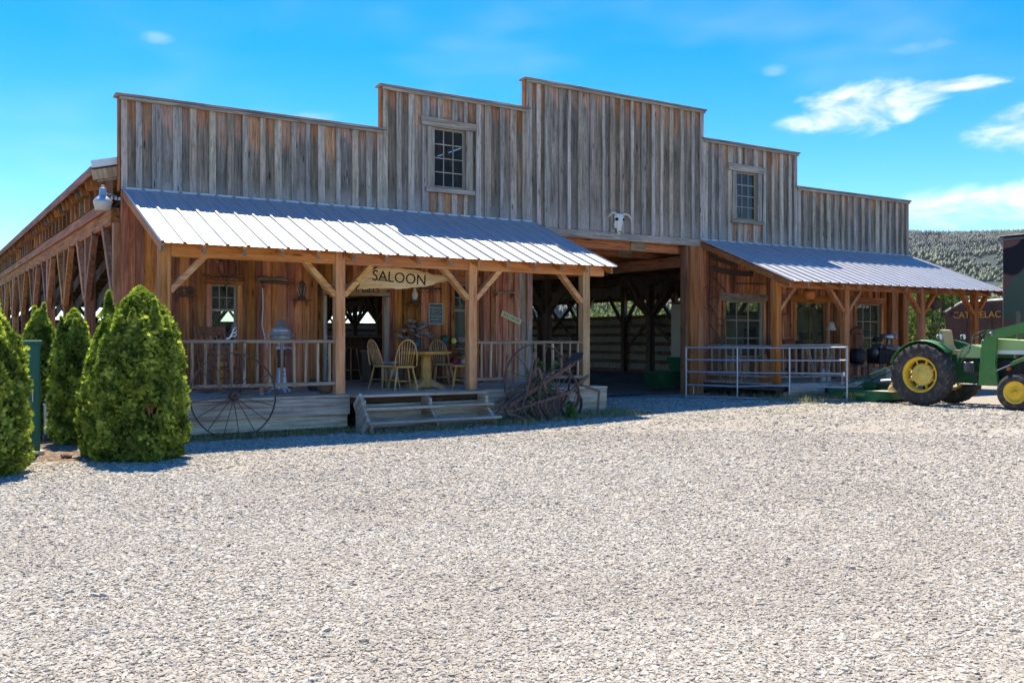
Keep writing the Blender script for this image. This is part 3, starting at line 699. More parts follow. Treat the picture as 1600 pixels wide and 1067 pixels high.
# ---- left side: open timber bays under the long eave
plate = MB().bev((0, 0, 0), (.16, 33.6, .30), .01).build('eave_plate', 'timber_y', barn, (-11.0, 17.2, 3.66))
MB().bev((0, 0, 0), (.05, 33.6, .18), .006).build('eave_board', 'timber_y', barn, (-11.11, 17.2, 3.86))
for k in range(12):
    y = .10+2.98*k
    MB().bev((0, 0, 0), (.19, .19, 3.5), .01).build('side_post', 'timber_z' if k % 3 else 'timber_d', barn, (-11.0, y, 1.76))
    for s in (-1, 1):
        if y+s*.75 > 0: MB().beam((-11.06, y+s*.07, 2.30), (-11.06, y+s*.95, 3.50), .15, .11, up=(1, 0, 0)).build('side_brace', random.choice(('timber_d', 'timber_d', 'post_red', 'timber_d', 'timber_z', 'grey_trim_z')), barn)
    MB().beam((-10.93, y+.02, 2.1), (-10.0, y+.02, 3.6), .09, .13).build('side_brace', 'grey_trim_z', barn)
rise = math.atan(.25)
for k in range(57):
    y = .16+.6*k
    MB().bev((.87, 0, -.12), (2.2, .05, .19), .005).build('roof_rafter', 'timber_d' if k % 4 else 'rafter_end', barn, (-11.15, y, 4.47-.02), (0, -rise, 0))
    MB().bev((0, 0, 0), (.10, .09, .28), .006).build('rafter_block', random.choice(('timber_z', 'rafter_end', 'timber_d')), barn, (-11.12, y+.08, 4.10))
for s in (-1, 1):
    MB().box(-.02, 11.75, 0, 33.6, -.012, .012).xf(Matrix.Scale(1, 4)).build('main_roof', 'roof_metal', barn, (s*11.40, .14, 4.44) if s < 0 else (11.40, .14, 4.40), (0, -rise, 0) if s < 0 else (0, rise+math.pi, 0))
MB().box(0, .02, 0, 33.5, -.13, .02).build('roof_fascia', 'timber_y', barn, (-11.44, .16, 4.43))
MB().box(-.02, .42, -.012, .0, -.02, .10).build('drip_edge', 'white_paint', barn, (-11.40, .132, 4.45), (0, -rise, 0))
MB().bev((.2, 0, -.12), (.46, .045, .17), .005).build('barge_board', 'post_pale', barn, (-11.42, .125, 4.42), (0, -rise, 0))
# attic king trusses seen through the upper windows
for x in (-4.5, 4.2):
    for (a, b) in (((x-.6, .9, 3.95), (x+.25, .9, 5.85)), ((x+1.2, .95, 3.95), (x+.25, .95, 5.85)), ((x-1.4, 1.1, 5.3), (x+1.2, 1.1, 4.2))):
        MB().beam(a, b, .06, .12, up=(0, 1, 0)).build('attic_strut', 'timber_d', barn)
MB().prism([(-10.9, 3.96), (10.9, 3.96), (10.9, 4.45), (0, 7.15), (-10.9, 4.5)], 33.55, 33.65, 'y').build('gable_boarding', 'dark_timber', barn)

# ---- porches
def porch(x0, x1, ztop, posts, post_y, deck_z, mats, deck_x, skip_rail):
    slope = .4; eave_y = -2.98; pitch_a = math.atan(slope)
    rz = lambda y: ztop+slope*y
    # roof: ribbed steel sheets 0.91 m wide
    L = (-eave_y)/math.cos(pitch_a)
    rl = MB()
    for k in range(5): rl.box(x0+.03, x1-.03, -.02, .02, -.035, 0, Matrix.Translation((0, -.25-k*.62, rz(-.25-k*.62)-.006)) @ Matrix.Rotation(pitch_a, 4, 'X'))
    pr_ = rl.build('porch_roof', 'timber_y', barn)
    def sheet_mesh(wd):
        xs = []; nr = max(1, round(wd/.305)); p = wd/nr
        for r in range(nr):
            b = r*p
            xs += [(b, .0), (b+.012, .030), (b+.040, .030), (b+.056, 0), (b+p*.42, 0), (b+p*.42+.012, .005), (b+p*.42+.03, .005), (b+p*.42+.04, 0), (b+p*.7, 0), (b+p*.7+.012, .005), (b+p*.7+.03, .005), (b+p*.7+.04, 0)]
        xs += [(wd, 0), (wd+.010, .026)]
        segs = 6; vs = []
        for j in range(segs+1):
            for (a, h) in xs: vs.append((a, -L*j/segs, h))
        n = len(xs); fs = [(j*n+i, (j+1)*n+i, (j+1)*n+i+1, j*n+i+1) for j in range(segs) for i in range(n-1)]
        return MB().add(vs, fs).mesh('roof_sheet', 'roof_metal')
    ns = round((x1-x0)/.915); wd = (x1-x0)/ns; sm = sheet_mesh(wd+.002)
    for k in range(ns):
        link('roof_sheet', sm, pr_, (x0+wd*k, -.005-random.random()*.004, ztop+.004+.0015*(k % 2)), (pitch_a+random.uniform(-.0015, .0015), 0, 0))
    if True: MB().box(x0+.02, x1, -.075, -.045, ztop-.05, ztop+.012).build('flashing', 'roof_metal', barn)
    # rafters
    nr = round((x1-x0)/.62)
    for k in range(nr+1):
        x = x0+.05+(x1-x0-.1)*k/nr
        a = Vector((x, -.03, rz(-.03)-.10)); b = Vector((x, -2.88, rz(-2.88)-.10))
        MB().beam(a, b, .05, .13, b=.004).build('porch_rafter', mats[1], barn)
        MB().box(-.024, .024, -.005, 0, -.062, .06).build('rafter_end', 'rafter_end', barn, (x, -2.885-.004, rz(-2.885)-.10), (pitch_a*.0, 0, 0))
    # posts, beams, braces
    py = post_y; zb = rz(py)-.19
    for k, x in enumerate(posts):
        mt = mats[0] if not (k == len(posts)-1 and x < 0) else 'post_pale'
        MB().bev((0, 0, 0), (.165, .165, zb+.16-deck_z), .01).build('porch_post', mt, barn, (x, py, (zb+.16+deck_z)/2+.002), (0, 0, random.uniform(-.02, .02)))
        for s in (-1, 1):
            xx = x+s*.60
            if not (x0 < xx < x1): continue
            MB().beam((x+s*.075, py, zb-.66), (xx, py, zb-.11), .09, .135, up=(0, 1, 0), b=.008).build('porch_brace', mats[2], barn)
    xs = [x0+.02]+list(posts)+[x1-.02]
    for a, b in zip(xs, xs[1:]):
        if b-a < .2: continue
        a2 = a+.084 if a in posts else a; b2 = b-.084 if b in posts else b
        MB().bev((0, 0, 0), (b2-a2, .12, .23), .008).build('porch_beam', mats[3], barn, ((a2+b2)/2, py-.01, zb-.03))
    # deck
    dx0, dx1 = deck_x
    dk = MB().box(dx0+.05, dx1-.05, -2.6, -.04, deck_z-.16, deck_z-.04).build('deck', 'dark_beam', barn)
    nb = 18
    for k in range(nb):
        y = -2.76+2.72*(k+.5)/nb
        MB().bev((0, 0, 0), (dx1-dx0, 2.72/nb-.008, .036), .004).build('deck_board', 'grey_deck_x', dk, ((dx0+dx1)/2, y, deck_z-.018+random.uniform(-.002, .002)))
    for k in range(int((dx1-dx0)/1.6)+1):
        x = dx0+.12+k*(dx1-dx0-.24)/int((dx1-dx0)/1.6)
        MB().bev((0, 0, 0), (.16, .16, deck_z-.16), .008).build('deck_pier', 'dark_timber', dk, (x, -2.45, (deck_z-.16)/2))
    return dk
porch_L = porch(-10.98, -2.52, 4.10, (-10.84, -8.06, -5.53, -2.98), -2.55, .60, ('post_orange', 'beam_orange', 'brace_orange', 'beam_orange'), (-10.98, -2.56), None)
porch_R = porch(2.47, 11.08, 4.0, (2.60, 5.00, 8.05, 10.45), -2.42, .50, ('post_red', 'beam_red', 'post_red', 'beam_red'), (2.60, 8.4), None)
# deck faces of the left porch
for (a, b) in ((-10.98, -7.97), (-5.44, -2.62)):
    MB().bev((0, 0, 0), (b-a, .04, .27), .006).build('deck_fascia', 'grey_deck_x', barn, ((a+b)/2, -2.785, .425))
    MB().bev((0, 0, 0), (b-a-.05, .04, .22), .006).build('deck_skirt', 'grey_deck_x', barn, ((a+b)/2, -2.74, .185))
MB().bev((0, 0, 0), (.20, .16, .26), .01).build('deck_pier', 'grey_deck_x', barn, (-2.72, -2.72, .16))
MB().bev((0, 0, 0), (2.55, .05, .24), .01).build('deck_fascia', 'grey_deck_x', barn, (3.9, -2.76, .36))
MB().bev((0, 0, 0), (1.5, .20, .20), .01).build('deck_fascia', 'grey_deck_x', barn, (3.35, -2.70, .22), (0, 0, .02))
# steps
st = MB().bev((-6.70, -2.83, .24), (2.35, .03, .40), .004).build('steps', 'grey_deck_x', barn)
for (x, wd) in ((-7.86, .05), (-6.66, .05), (-5.55, .05)):
    MB().prism([(-2.84, .60), (-2.84, .0), (-3.42, .0), (-3.42, .14), (-3.14, .36), (-3.14, .52)][::-1], x-wd/2, x+wd/2, 'x').build('stringer', 'grey_deck_y', st)
for (y, z) in ((-2.93, .585), (-3.14, .385), (-3.40, .18)):
    MB().bev((0, 0, 0), (2.48, .25, .045), .006).build('tread', 'grey_deck_x', st, (-6.72, y, z), (random.uniform(-.01, .01), random.uniform(-.004, .004), 0))
MB().bev((0, 0, 0), (.06, .30, .62), .006).build('stringer', 'grey_deck_y', st, (-7.93, -3.20, .30), (R(-38), 0, 0))
# railings
def railing(a, b, y, z0, z1, n, slant=0.):
    d = Vector((b[0]-a[0], b[1]-a[1], 0)); L = d.length; rz = math.atan2(d.y, d.x)
    r = MB().bev((L/2, 0, z1-.025), (L, .085, .05), .006).build('railing', 'grey_rail_x', barn, (a[0], a[1], 0), (0, 0, rz))
    MB().bev((L/2, 0, z0+.03), (L, .075, .055), .006).build('bottom_rail', 'grey_rail_x', r)
    for k in range(n):
        x = L*(k+.55)/n
        MB().bev((0, 0, 0), (.042, .042, z1-z0-.10), .005).build('baluster', 'grey_rail_z', r, (x, 0, (z0+z1)/2+.0), (random.uniform(-.012, .012), random.uniform(-.02, .02), 0))
    MB().bev((L*.53, 0, z0-.06), (.05, .05, .13), .004).build('rail_foot', 'grey_rail_z', r)
    return r
railing((-10.75, -2.58), (-8.15, -2.58), 0, .755, 1.50, 13)
railing((-5.44, -2.58), (-3.07, -2.58), 0, .76, 1.48, 12)
rr_ = railing((2.70, -.15), (2.66, -2.33), 0, .62, 1.38, 9)
railing((2.70, -2.42), (4.92, -2.42), 0, .62, 1.40, 10)
for (x, s) in ((3.75, 1), (4.35, -1)):
    MB().beam((x-s*.18, -2.47, 1.36), (x+s*.10, -2.47, .68), .03, .09, up=(0, 1, 0)).build('gate_brace', 'grey_rail_z', barn)
# saloon floor behind the front wall
sf = MB().box(-10.85, -2.62, .09, 5.0, .40, .55).build('saloon_floor', 'dark_beam', barn)
for k in range(14):
    MB().bev((0, 0, 0), (8.2, .34, .03), .004).build('floor_board', 'grey_deck_x', sf, (-6.74, .28+.35*k, .575))
# ---------------------------------------------------------------- foliage tools
def np_mesh(name, V, F4, tone, mat):
    me = bpy.data.meshes.new(name); nv, nf = len(V), len(F4); k = F4.shape[1]
    me.vertices.add(nv); me.vertices.foreach_set('co', V.astype(np.float32).ravel())
    me.loops.add(nf*k); me.loops.foreach_set('vertex_index', F4.astype(np.int32).ravel())
    me.polygons.add(nf); me.polygons.foreach_set('loop_start', np.arange(0, nf*k, k, dtype=np.int32)); me.polygons.foreach_set('loop_total', np.full(nf, k, dtype=np.int32))
    a = me.attributes.new('tone', 'FLOAT', 'FACE'); a.data.foreach_set('value', tone.astype(np.float32))
    me.update(calc_edges=True); me.materials.append(M_[mat]); return me
def unit(a): return a/np.maximum(np.linalg.norm(a, axis=1, keepdims=True), 1e-9)
def leaves(C, D, L, Wd, tone, rng, fan=(0.,), name='leaves', mat='tree_leaf', twist=None):
    """rhombic leaves: centres C, pointing D, length L, width Wd; fan = angles of the fingers of one spray"""
    n = len(C); D = unit(D); rv = unit(rng.normal(size=(n, 3))) if twist is None else twist
    S = unit(np.cross(D, rv)); Vs = []; tn = []
    for a in fan:
        d = D*math.cos(a)+S*math.sin(a); s = S*math.cos(a)-D*math.sin(a)
        ln = (L*(1-.25*abs(a)))[:, None]; w = Wd[:, None]
        Vs.append(np.stack([C, C+d*ln*.55+s*w*.5, C+d*ln, C+d*ln*.55-s*w*.5], 1)); tn.append(tone)
    V = np.concatenate(Vs).reshape(-1, 3); F = np.arange(len(V)).reshape(-1, 4)
    return np_mesh(name, V, F, np.concatenate(tn), mat)
def cedar(label, loc, Rr, H, seed, n=9000, tips=4, lean=(0, 0), bald=False):
    rng = np.random.default_rng(seed); t = thing('cedar_shrub', label, 'shrub', loc, 0, 'clipped columnar cedars at the corner of the yard')
    tp = [(rng.uniform(0, 6.28), rng.uniform(.05, .60)**.8, rng.uniform(-.13, .04)) for _ in range(tips)]
    tp = [(q[0], q[1], q[2]-.16*q[1]**2) for q in tp]
    def prof(tt, a):
        r = (np.clip(tt/.10, 0, 1)**.5*.22+.78)*np.clip(1-np.clip(tt, 0, 1)**3.6, 0, 1)**.80
        bump = 1+.07*np.sin(a*3+tt*4+seed)+.08*np.sin(a*5-tt*10+seed*2)+.07*np.sin(a*8+tt*19)
        return r*bump
    def pts(m, k0, k1):
        tt = 1-(1-rng.uniform(0, 1, m))**.85; tt = np.clip(tt, 0, 1); a = rng.uniform(0, 6.283, m); rr = Rr*prof(tt, a)*rng.uniform(k0, k1, m)
        z = H*tt*.97+.02
        return np.stack([rr*np.cos(a), rr*np.sin(a), z], 1), a, tt
    C, a, tt = pts(n, .76, 1.09)
    # separate leading shoots that make the pointed tops
    k = int(n*.15); base = rng.integers(0, tips, k); T_ = np.array(tp)
    hh = rng.uniform(0, 1, k)**.8; ang = rng.uniform(0, 6.283, k)
    rad = (1-hh)**1.3*.15*Rr/.6*(.5+.5*rng.uniform(0, 1, k)); top = H*(1.0+T_[base, 2])
    C2 = np.stack([T_[base, 1]*Rr*np.cos(T_[base, 0])*1.1+rad*np.cos(ang), T_[base, 1]*Rr*np.sin(T_[base, 0])*1.1+rad*np.sin(ang), top-(1-hh)*H*.17], 1)
    C = np.concatenate([C, C2]); a = np.concatenate([a, ang]); tt = np.concatenate([tt, np.full(k, .9)])
    if bald:
        d = np.linalg.norm(C-np.array([.02, -Rr*.95, .62]), axis=1); C, a, tt = C[d > .085], a[d > .085], tt[d > .085]
    out_ = np.stack([np.cos(a), np.sin(a), np.zeros_like(a)], 1)
    D = out_*rng.uniform(.15, .9, len(C))[:, None]+np.array([0, 0, 1])*rng.uniform(.35, 1.1, len(C))[:, None]+rng.normal(size=(len(C), 3))*.38
    # clumps of lighter new growth
    cl = np.array([mnoise.noise(Vector(c*5.5)+Vector((seed*3.1, 0, 0))) for c in C])
    tone = np.clip(.46+.6*cl+rng.normal(size=len(C))*.22, 0, 1)
    L = rng.uniform(.030, .078, len(C)); me = leaves(C-unit(D)*.02, D, L, L*.28, tone, rng, (-.62, -.2, .24, .66), 'crown', 'cedar')
    link('crown', me, t)
    V = []; m = 22; q = 14
    core = MB(); prf = []
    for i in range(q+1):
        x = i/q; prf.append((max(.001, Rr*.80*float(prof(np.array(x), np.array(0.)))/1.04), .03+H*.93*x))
    core.lathe(prf, 18).build('light_block_core', 'cedar_core', t)  # dark solid core added inside the sprays to stop light passing through
    MB().tube([(0, 0, -.02), (.01, 0, H*.3)], [.05, .03], 7).build('trunk', 'bark', t)
    if bald:
        mb = MB()
        for i in range(16): mb.tube([(.02+random.uniform(-.05, .05), -Rr*.80, .52+random.random()*.1), (.02+random.uniform(-.06, .06), -Rr*.93, .66+random.random()*.06)], .006, 4)
        mb.build('bare_twigs', 'twig', t)
    return t
wood('twig', (.16, .08, .04), (.32, .19, .11), (.45, .30, .2), 'Z')
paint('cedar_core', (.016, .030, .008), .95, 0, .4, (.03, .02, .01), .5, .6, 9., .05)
cedar('largest cedar, broad and bushy, beside the left end of the porch', (-11.60, -4.66, 0), .52, 2.20, 5, 30000, 11, bald=True)
cedar('cedar pressed against the back left of the largest cedar', (-11.84, -4.02, 0), .33, 1.85, 11, 13000, 6)
cedar('cedar cut off by the left edge of the picture', (-13.42, -5.18, 0), .50, 2.02, 23, 22000, 9)
cedar('slim pointed cedar between the green cabinet and another slim cedar', (-12.36, -1.1, 0), .30, 2.0, 31, 10000, 5)
cedar('slim dark cedar standing left of the largest cedar', (-12.02, -2.2, 0), .30, 1.98, 47, 10000, 5)
gc = thing('utility_cabinet', 'green metal utility cabinet half hidden behind the leftmost cedar', 'cabinet', (-12.86, -3.35, 0), R(8))
MB().bev((0, 0, .75), (.46, .40, 1.40), .012).build('body', 'box_green', gc)
MB().bev((0, 0, 1.47), (.50, .44, .05), .01).build('lid', 'box_green', gc)
MB().bev((0, 0, .03), (.54, .5, .06), .01).build('plinth', 'beige', gc)
MB().bev((0, -.206, .75), (.40, .012, 1.28), .003).build('door', 'box_green', gc)
MB().tube([(.13, -.22, .7), (.13, -.22, .85)], .010, 6).build('handle', 'galv', gc)
bx = thing('beige_meter_box', 'small beige box on a brick footing between the two slim cedars', 'box', (-12.22, -1.55, 0))
MB().bev((0, 0, .30), (.24, .2, .42), .01).build('body', 'beige', bx); MB().bev((0, 0, .045), (.28, .24, .09), .01).build('footing', 'stone_rock', bx); MB().bev((0, 0, .53), (.26, .22, .03), .008).build('lid', 'white_paint', bx)
def rock(label, loc, r, seed):
    bm = bmesh.new(); bmesh.ops.create_icosphere(bm, subdivisions=2, radius=1)
    for v in bm.verts: v.co *= 1+.35*fractal(v.co*1.3+Vector((seed, 0, 0))); v.co.z *= .5; v.co *= r
    me = bpy.data.meshes.new('rock'); bm.to_mesh(me); bm.free(); me.materials.append(M_['stone_rock'])
    return tag(link('rock', me, None, loc), label, 'rock')
rock('brown rock lying on the bare earth between the cedars', (-12.38, -4.1, .03), .07, 3)
# yard light under the eave corner
yl = thing('yard_light', 'big white dusk-to-dawn lamp hanging at the barn corner', 'lamp', (-11.32, -.30, 3.66))
MB().lathe([(.0, -.012), (.10, -.01), (.122, .0), (.148, .13), (.148, .14)], 20).build('lens', 'lamp_lens', yl)
MB().lathe([(.154, .135), (.15, .15), (.095, .215), (.075, .225), (.062, .235), (.055, .34), (.048, .37), (.0, .375)], 20).build('housing', 'tin', yl)
MB().lathe([(.022, .37), (.022, .42), (.0, .42)], 10).build('photocell', 'horn', yl)
MB().tube([(.04, .02, .28), (.22, .1, .26), (.30, .34, .24)], .018, 7).build('arm', 'galv', yl)
for k in range(3): MB().lathe([(.016, 0), (.02, .02), (.016, .05), (0, .055)], 8).build('insulator', 'white_paint', yl, (.16+.06*k, .1, .2))

# ---------------------------------------------------------------- porch things
def torus(R_, r, n=40, m=8, axis='y', sy=1.):
    pts = []
    for i in range(n):
        a = 2*math.pi*i/n; c, s = R_*math.cos(a), R_*math.sin(a)
        pts.append({'y': (c, 0, s), 'x': (0, c, s), 'z': (c, s, 0)}[axis])
    return MB().tube(pts, r, m, closed=True)
def spoked_wheel(name, label, loc, R_, rim_w, rim_t, nsp, mat, rot, hub_r=.075, hub_l=.13, cat='wheel', group=None):
    w_ = thing(name, label, cat, loc, 0, group, rot)
    MB().lathe([(R_-rim_t, -rim_w/2), (R_, -rim_w/2), (R_, rim_w/2), (R_-rim_t, rim_w/2), (R_-rim_t, -rim_w/2)], 56, Matrix.Rotation(R(90), 4, 'X'), False, False).build('rim', mat, w_)
    MB().lathe([(.03, -hub_l/2-.02), (hub_r*.6, -hub_l/2-.02), (hub_r, -hub_l/2+.01), (hub_r, hub_l/2-.01), (hub_r*.6, hub_l/2+.02), (.03, hub_l/2+.02)], 18, Matrix.Rotation(R(90), 4, 'X')).build('hub', mat, w_)
    MB().lathe([(.02, -hub_l/2-.03), (.022, -hub_l/2-.03), (.022, hub_l/2+.03), (.0, hub_l/2+.03)], 8, Matrix.Rotation(R(90), 4, 'X')).build('axle_hole', 'black', w_)
    for k in range(nsp):
        a = 2*math.pi*(k+.3)/nsp; s = (-1)**k*hub_l*.28
        MB().tube([(hub_r*.8*math.cos(a), s, hub_r*.8*math.sin(a)), ((R_-rim_t/2)*math.cos(a), 0, (R_-rim_t/2)*math.sin(a))], .0065, 6).build('spoke', mat, w_)
    return w_
spoked_wheel('wagon_wheel', 'large rusty iron spoked wheel leaning against the left deck', (-9.91, -2.93, .655), .655, .042, .014, 16, 'iron', (R(-4.5), 0, 0))
def windsor(label, loc, rz, group='oak chairs round the porch table'):
    t = thing('spindle_back_chair', label, 'chair', loc, rz, group)     # faces local +y
    seat = MB(); N = 24; top = []; 
    outl = [(.225*math.cos(a)*(1+.06*math.sin(a)), .215*math.sin(a)) for a in (2*math.pi*i/N for i in range(N))]
    seat.add([(x*.94, y*.94, .405) for x, y in outl]+[(x, y, .42) for x, y in outl]+[(x, y, .438) for x, y in outl]+[(x*.9, y*.9, .445) for x, y in outl]+[(0, 0, .430)],
             [tuple(range(N))[::-1]]+[(r*N+i, r*N+(i+1) % N, (r+1)*N+(i+1) % N, (r+1)*N+i) for r in range(3) for i in range(N)]+[(3*N+i, 3*N+(i+1) % N, 4*N) for i in range(N)], True)
    seat.build('seat', 'oak_x', t)
    feet = {}
    for sx in (-1, 1):
        for sy in (-1, 1):
            p0 = Vector((sx*.14, sy*.13, .41)); p1 = Vector((sx*.215, sy*.20, 0)); feet[sx, sy] = (p0, p1)
            MB().tube([p0, p0.lerp(p1, .3), p0.lerp(p1, .5), p0.lerp(p1, .8), p1], [.013, .019, .021, .015, .012], 8).build('leg', 'oak', t)
    at_ = lambda k, u: feet[k][0].lerp(feet[k][1], u)
    for sx in (-1, 1): MB().tube([at_((sx, -1), .58), at_((sx, 1), .58)], [.009, .009], 6).build('stretcher', 'oak', t)
    MB().tube([(-.185, 0, .17), (0, 0, .17), (.185, 0, .17)], [.009, .014, .009], 6).build('stretcher', 'oak', t)
    bow = []
    for i in range(21):
        a = math.pi*i/20; x = -.20*math.cos(a)*(1.05 if .2 < i/20 < .8 else 1); z = .44+.46*math.sin(a)**.8; bow.append((x, -.175-(z-.44)*.26, z))
    MB().tube(bow, .0135, 8).build('bow', 'oak', t)
    for k in range(7):
        x = -.135+.045*k; zt = .44+.46*math.sqrt(max(.0, 1-(x/.215)**2))**.85
        MB().tube([(x*.85, -.165, .435), (x, -.165-(zt-.44)*.15, .435+(zt-.435)*.55), (x*1.05, -.175-(zt-.44)*.26, zt)], [.006, .0105, .006], 6).build('spindle', 'oak', t)
    return t
windsor('oak spindle chair with its back to the yard, nearest the steps', (-6.70, -2.16, .60), R(-8))
windsor('oak spindle chair at the left of the round table, turned towards it', (-6.72, -1.45, .60), R(-80))
windsor('oak spindle chair at the right of the round table, seen from the side', (-5.48, -2.18, .60), R(62))
windsor('oak spindle chair behind the round table, against the shelves', (-5.30, -1.02, .60), R(168))
tb = thing('round_table', 'round oak pedestal table on the porch between the spindle chairs', 'table', (-6.02, -1.75, .60))
MB().lathe([(.0, .635), (.44, .635), (.47, .65), (.475, .672), (.46, .685), (0, .685)], 36).build('tabletop', 'oak_x', tb)
MB().lathe([(.10, .02), (.11, .06), (.10, .12), (.105, .25), (.09, .35), (.105, .45), (.085, .55), (.10, .60), (.22, .635)], 20).build('pedestal', 'oak', tb)
for k in range(4):
    a = k*math.pi/2+.5; M = Matrix.Rotation(a, 4, 'Z')
    MB().prism([(.06, .20), (.06, .06), (.36, 0), (.43, 0), (.43, .05), (.36, .075), (.2, .14)], -.035, .035, 'y', M).build('foot', 'oak_x', tb)
# driftwood tree ornament
ar = thing('driftwood_tree', 'bonsai-like ornament of pale driftwood clumps in a dark vase', 'ornament', (-5.55, -.42, 1.33))
MB().lathe([(.05, 0), (.08, .03), (.09, .09), (.06, .15), (.04, .16)], 14).build('vase', 'blue_glass', ar)
MB().tube([(0, 0, .14), (.03, 0, .22), (-.02, .01, .32), (.02, 0, .46)], [.02, .018, .014, .008], 7).build('stem', 'basket', ar)
rg = random.Random(4)
for k in range(20):
    lv = k % 4; rx = (.36, .40, .28, .17)[lv]; x = rg.uniform(-rx, rx); z = .24+.09*lv+rg.uniform(-.03, .03)
    bm = bmesh.new(); bmesh.ops.create_icosphere(bm, subdivisions=2, radius=1)
    for v in bm.verts:
        v.co *= 1+.5*fractal(v.co*2.2+Vector((k*3., 0, 0))); v.co.x *= rg.uniform(.07, .10); v.co.y *= .08; v.co.z *= .033
    me = bpy.data.meshes.new('clump'); bm.to_mesh(me); bm.free(); me.materials.append(M_['driftwood']); link('clump', me, ar, (x, rg.uniform(-.1, .1), z), (0, rg.uniform(-.3, .3), 0))
    MB().tube([(0, 0, .20), (x*.6, 0, z-.06), (x, 0, z)], .006, 5).build('twig', 'basket', ar)
sd = thing('ornament_stand', 'dark low stand carrying the driftwood tree ornament', 'stand', (-5.55, -.42, .60))
MB().bev((0, 0, .71), (.62, .30, .035), .006).build('top', 'chair_dark', sd)
for sx in (-1, 1):
    for sy in (-1, 1): MB().bev((sx*.27, sy*.11, .347), (.035, .035, .69), .004).build('leg', 'chair_dark', sd)
# display shelves beside the second window
su = thing('display_shelf', 'dark open shelf unit with crockery right of the round table', 'shelf', (-4.57, -.30, .60))
for x in (-.36, .36): MB().bev((x, 0, .40), (.03, .26, .80), .004).build('side_panel', 'chair_dark', su)
for z in (.10, .36, .58, .80): MB().bev((0, 0, z), (.70 if z < .8 else .78, .27, .022), .004).build('shelf_board', 'shelf_wood', su)
def jar(name, label, cat, loc, prof, mat, n=16, parts=()):
    o = thing(name, label, cat, loc); MB().lathe(prof, n).build('body', mat, o)
    for (nm, pf, mt) in parts: MB().lathe(pf, n).build(nm, mt, o)
    return o
jar('pot', 'dark red pot on the lower board of the display shelf', 'pot', (-4.64, -.34, .972), [(.06, 0), (.11, .04), (.12, .09), (.08, .14)], 'crimson', parts=(('rim', [(.075, .135), (.09, .14), (.09, .155), (.07, .16)], 'crimson'),))
jar('gourd', 'cream gourd beside the dark red pot on the display shelf', 'gourd', (-4.40, -.34, .972), [(.02, 0), (.09, .03), (.105, .08), (.08, .13), (.02, .15)], 'cream', parts=(('stem', [(.014, .145), (.01, .18), (0, .182)], 'horn'),))
jar('bowl', 'teal bowl on the middle board of the display shelf', 'bowl', (-4.45, -.34, 1.192), [(.05, 0), (.06, .01), (.12, .06), (.125, .065), (.11, .06), (.0, .02)], 'teal', parts=(('foot', [(.05, -.0), (.052, .012)], 'teal'),))
jar('planter', 'dark pot with small green plant on the display shelf top', 'pot', (-4.84, -.30, 1.412), [(.06, 0), (.085, .08), (.09, .10), (.07, .10)], 'blue_glass', parts=(('plant', [(.07, .09), (.09, .13), (.06, .17), (.0, .19)], 'green_dark'),))
jar('yellow_ball', 'bright yellow ball-shaped lamp on the display shelf top', 'ball', (-4.66, -.36, 1.412), [(.01, 0), (.05, .02), (.062, .065), (.05, .11), (.01, .13)], 'yellow_letter', parts=(('cap', [(.012, .128), (.014, .14), (0, .142)], 'dark_grey'),))
jar('lidded_basket', 'pale woven basket with a dark base on the shelf top', 'basket', (-4.47, -.30, 1.412), [(.09, 0), (.11, .04), (.10, .10), (.05, .15), (0, .155)], 'driftwood', parts=(('base_band', [(.095, .0), (.115, .03), (.112, .04)], 'basket'),))
jar('candlestick', 'tall dark candlestick standing before the second porch window', 'candlestick', (-4.27, -.22, 1.412), [(.07, 0), (.06, .02), (.015, .05), (.013, .42), (.03, .44), (.03, .46)], 'iron', 12, parts=(('candle', [(.018, .46), (.018, .60), (0, .605)], 'cream'),))
jar('serving_dish', 'pale dish at the right end of the shelf top', 'dish', (-4.13, -.36, 1.412), [(.05, 0), (.15, .05), (.155, .055), (.12, .05), (.0, .02)], 'tin_white', parts=(('foot', [(.05, 0), (.055, .012)], 'tin_white'),))
jar('white_jug', 'white jug on the deck under the display shelf', 'jug', (-4.45, -.58, .60), [(.085, 0), (.09, .01), (.09, .20), (.05, .25), (.035, .28)], 'tin_white', parts=(('cap', [(.04, .28), (.04, .30), (0, .302)], 'dark_grey'),))
gb = jar('steel_drum', 'grey steel drum half hidden behind the left spindle chairs', 'drum', (-6.38, -1.0, .60), [(.17, 0), (.175, .01), (.18, .2), (.185, .205), (.18, .21), (.18, .46), (.19, .47)], 'metal_dull', 20, parts=(('lid', [(.19, .465), (.192, .48), (.17, .49), (0, .49)], 'tin'),))
# rocking chair
rc = thing('rocking_chair', 'dark wooden rocking chair with slatted back below the left window', 'rocking chair', (-9.62, -1.15, .60), R(-172))
for sx in (-1, 1):
    MB().tube([(sx*.25, -.48+.12*i, .03+.028*(i-4.2)**2*.16) for i in range(9)], .020, 6).build('rocker', 'chair_dark', rc)
    MB().tube([(sx*.25, -.20, .06), (sx*.26, -.24, .50), (sx*.25, -.42, 1.10)], [.022, .02, .018], 8).build('back_post', 'chair_dark', rc)
    MB().lathe([(.018, .05), (.024, .15), (.018, .22), (.028, .34), (.016, .42), (.026, .52), (.018, .64)], 10).build('front_leg', 'chair_dark', rc, (sx*.27, .20, 0))
    MB().bev((sx*.275, -.03, .66), (.06, .56, .028), .01).build('armrest', 'chair_dark', rc)
    MB().tube([(sx*.26, -.2, .22), (sx*.27, .2, .22)], .011, 6).build('stretcher', 'chair_dark', rc)
MB().bev((0, 0, .42), (.56, .48, .04), .012).build('seat', 'chair_dark', rc)
MB().bev((0, -.41, 1.05), (.56, .03, .15), .012, (R(12), 0, 0)).build('crest_rail', 'chair_dark', rc)
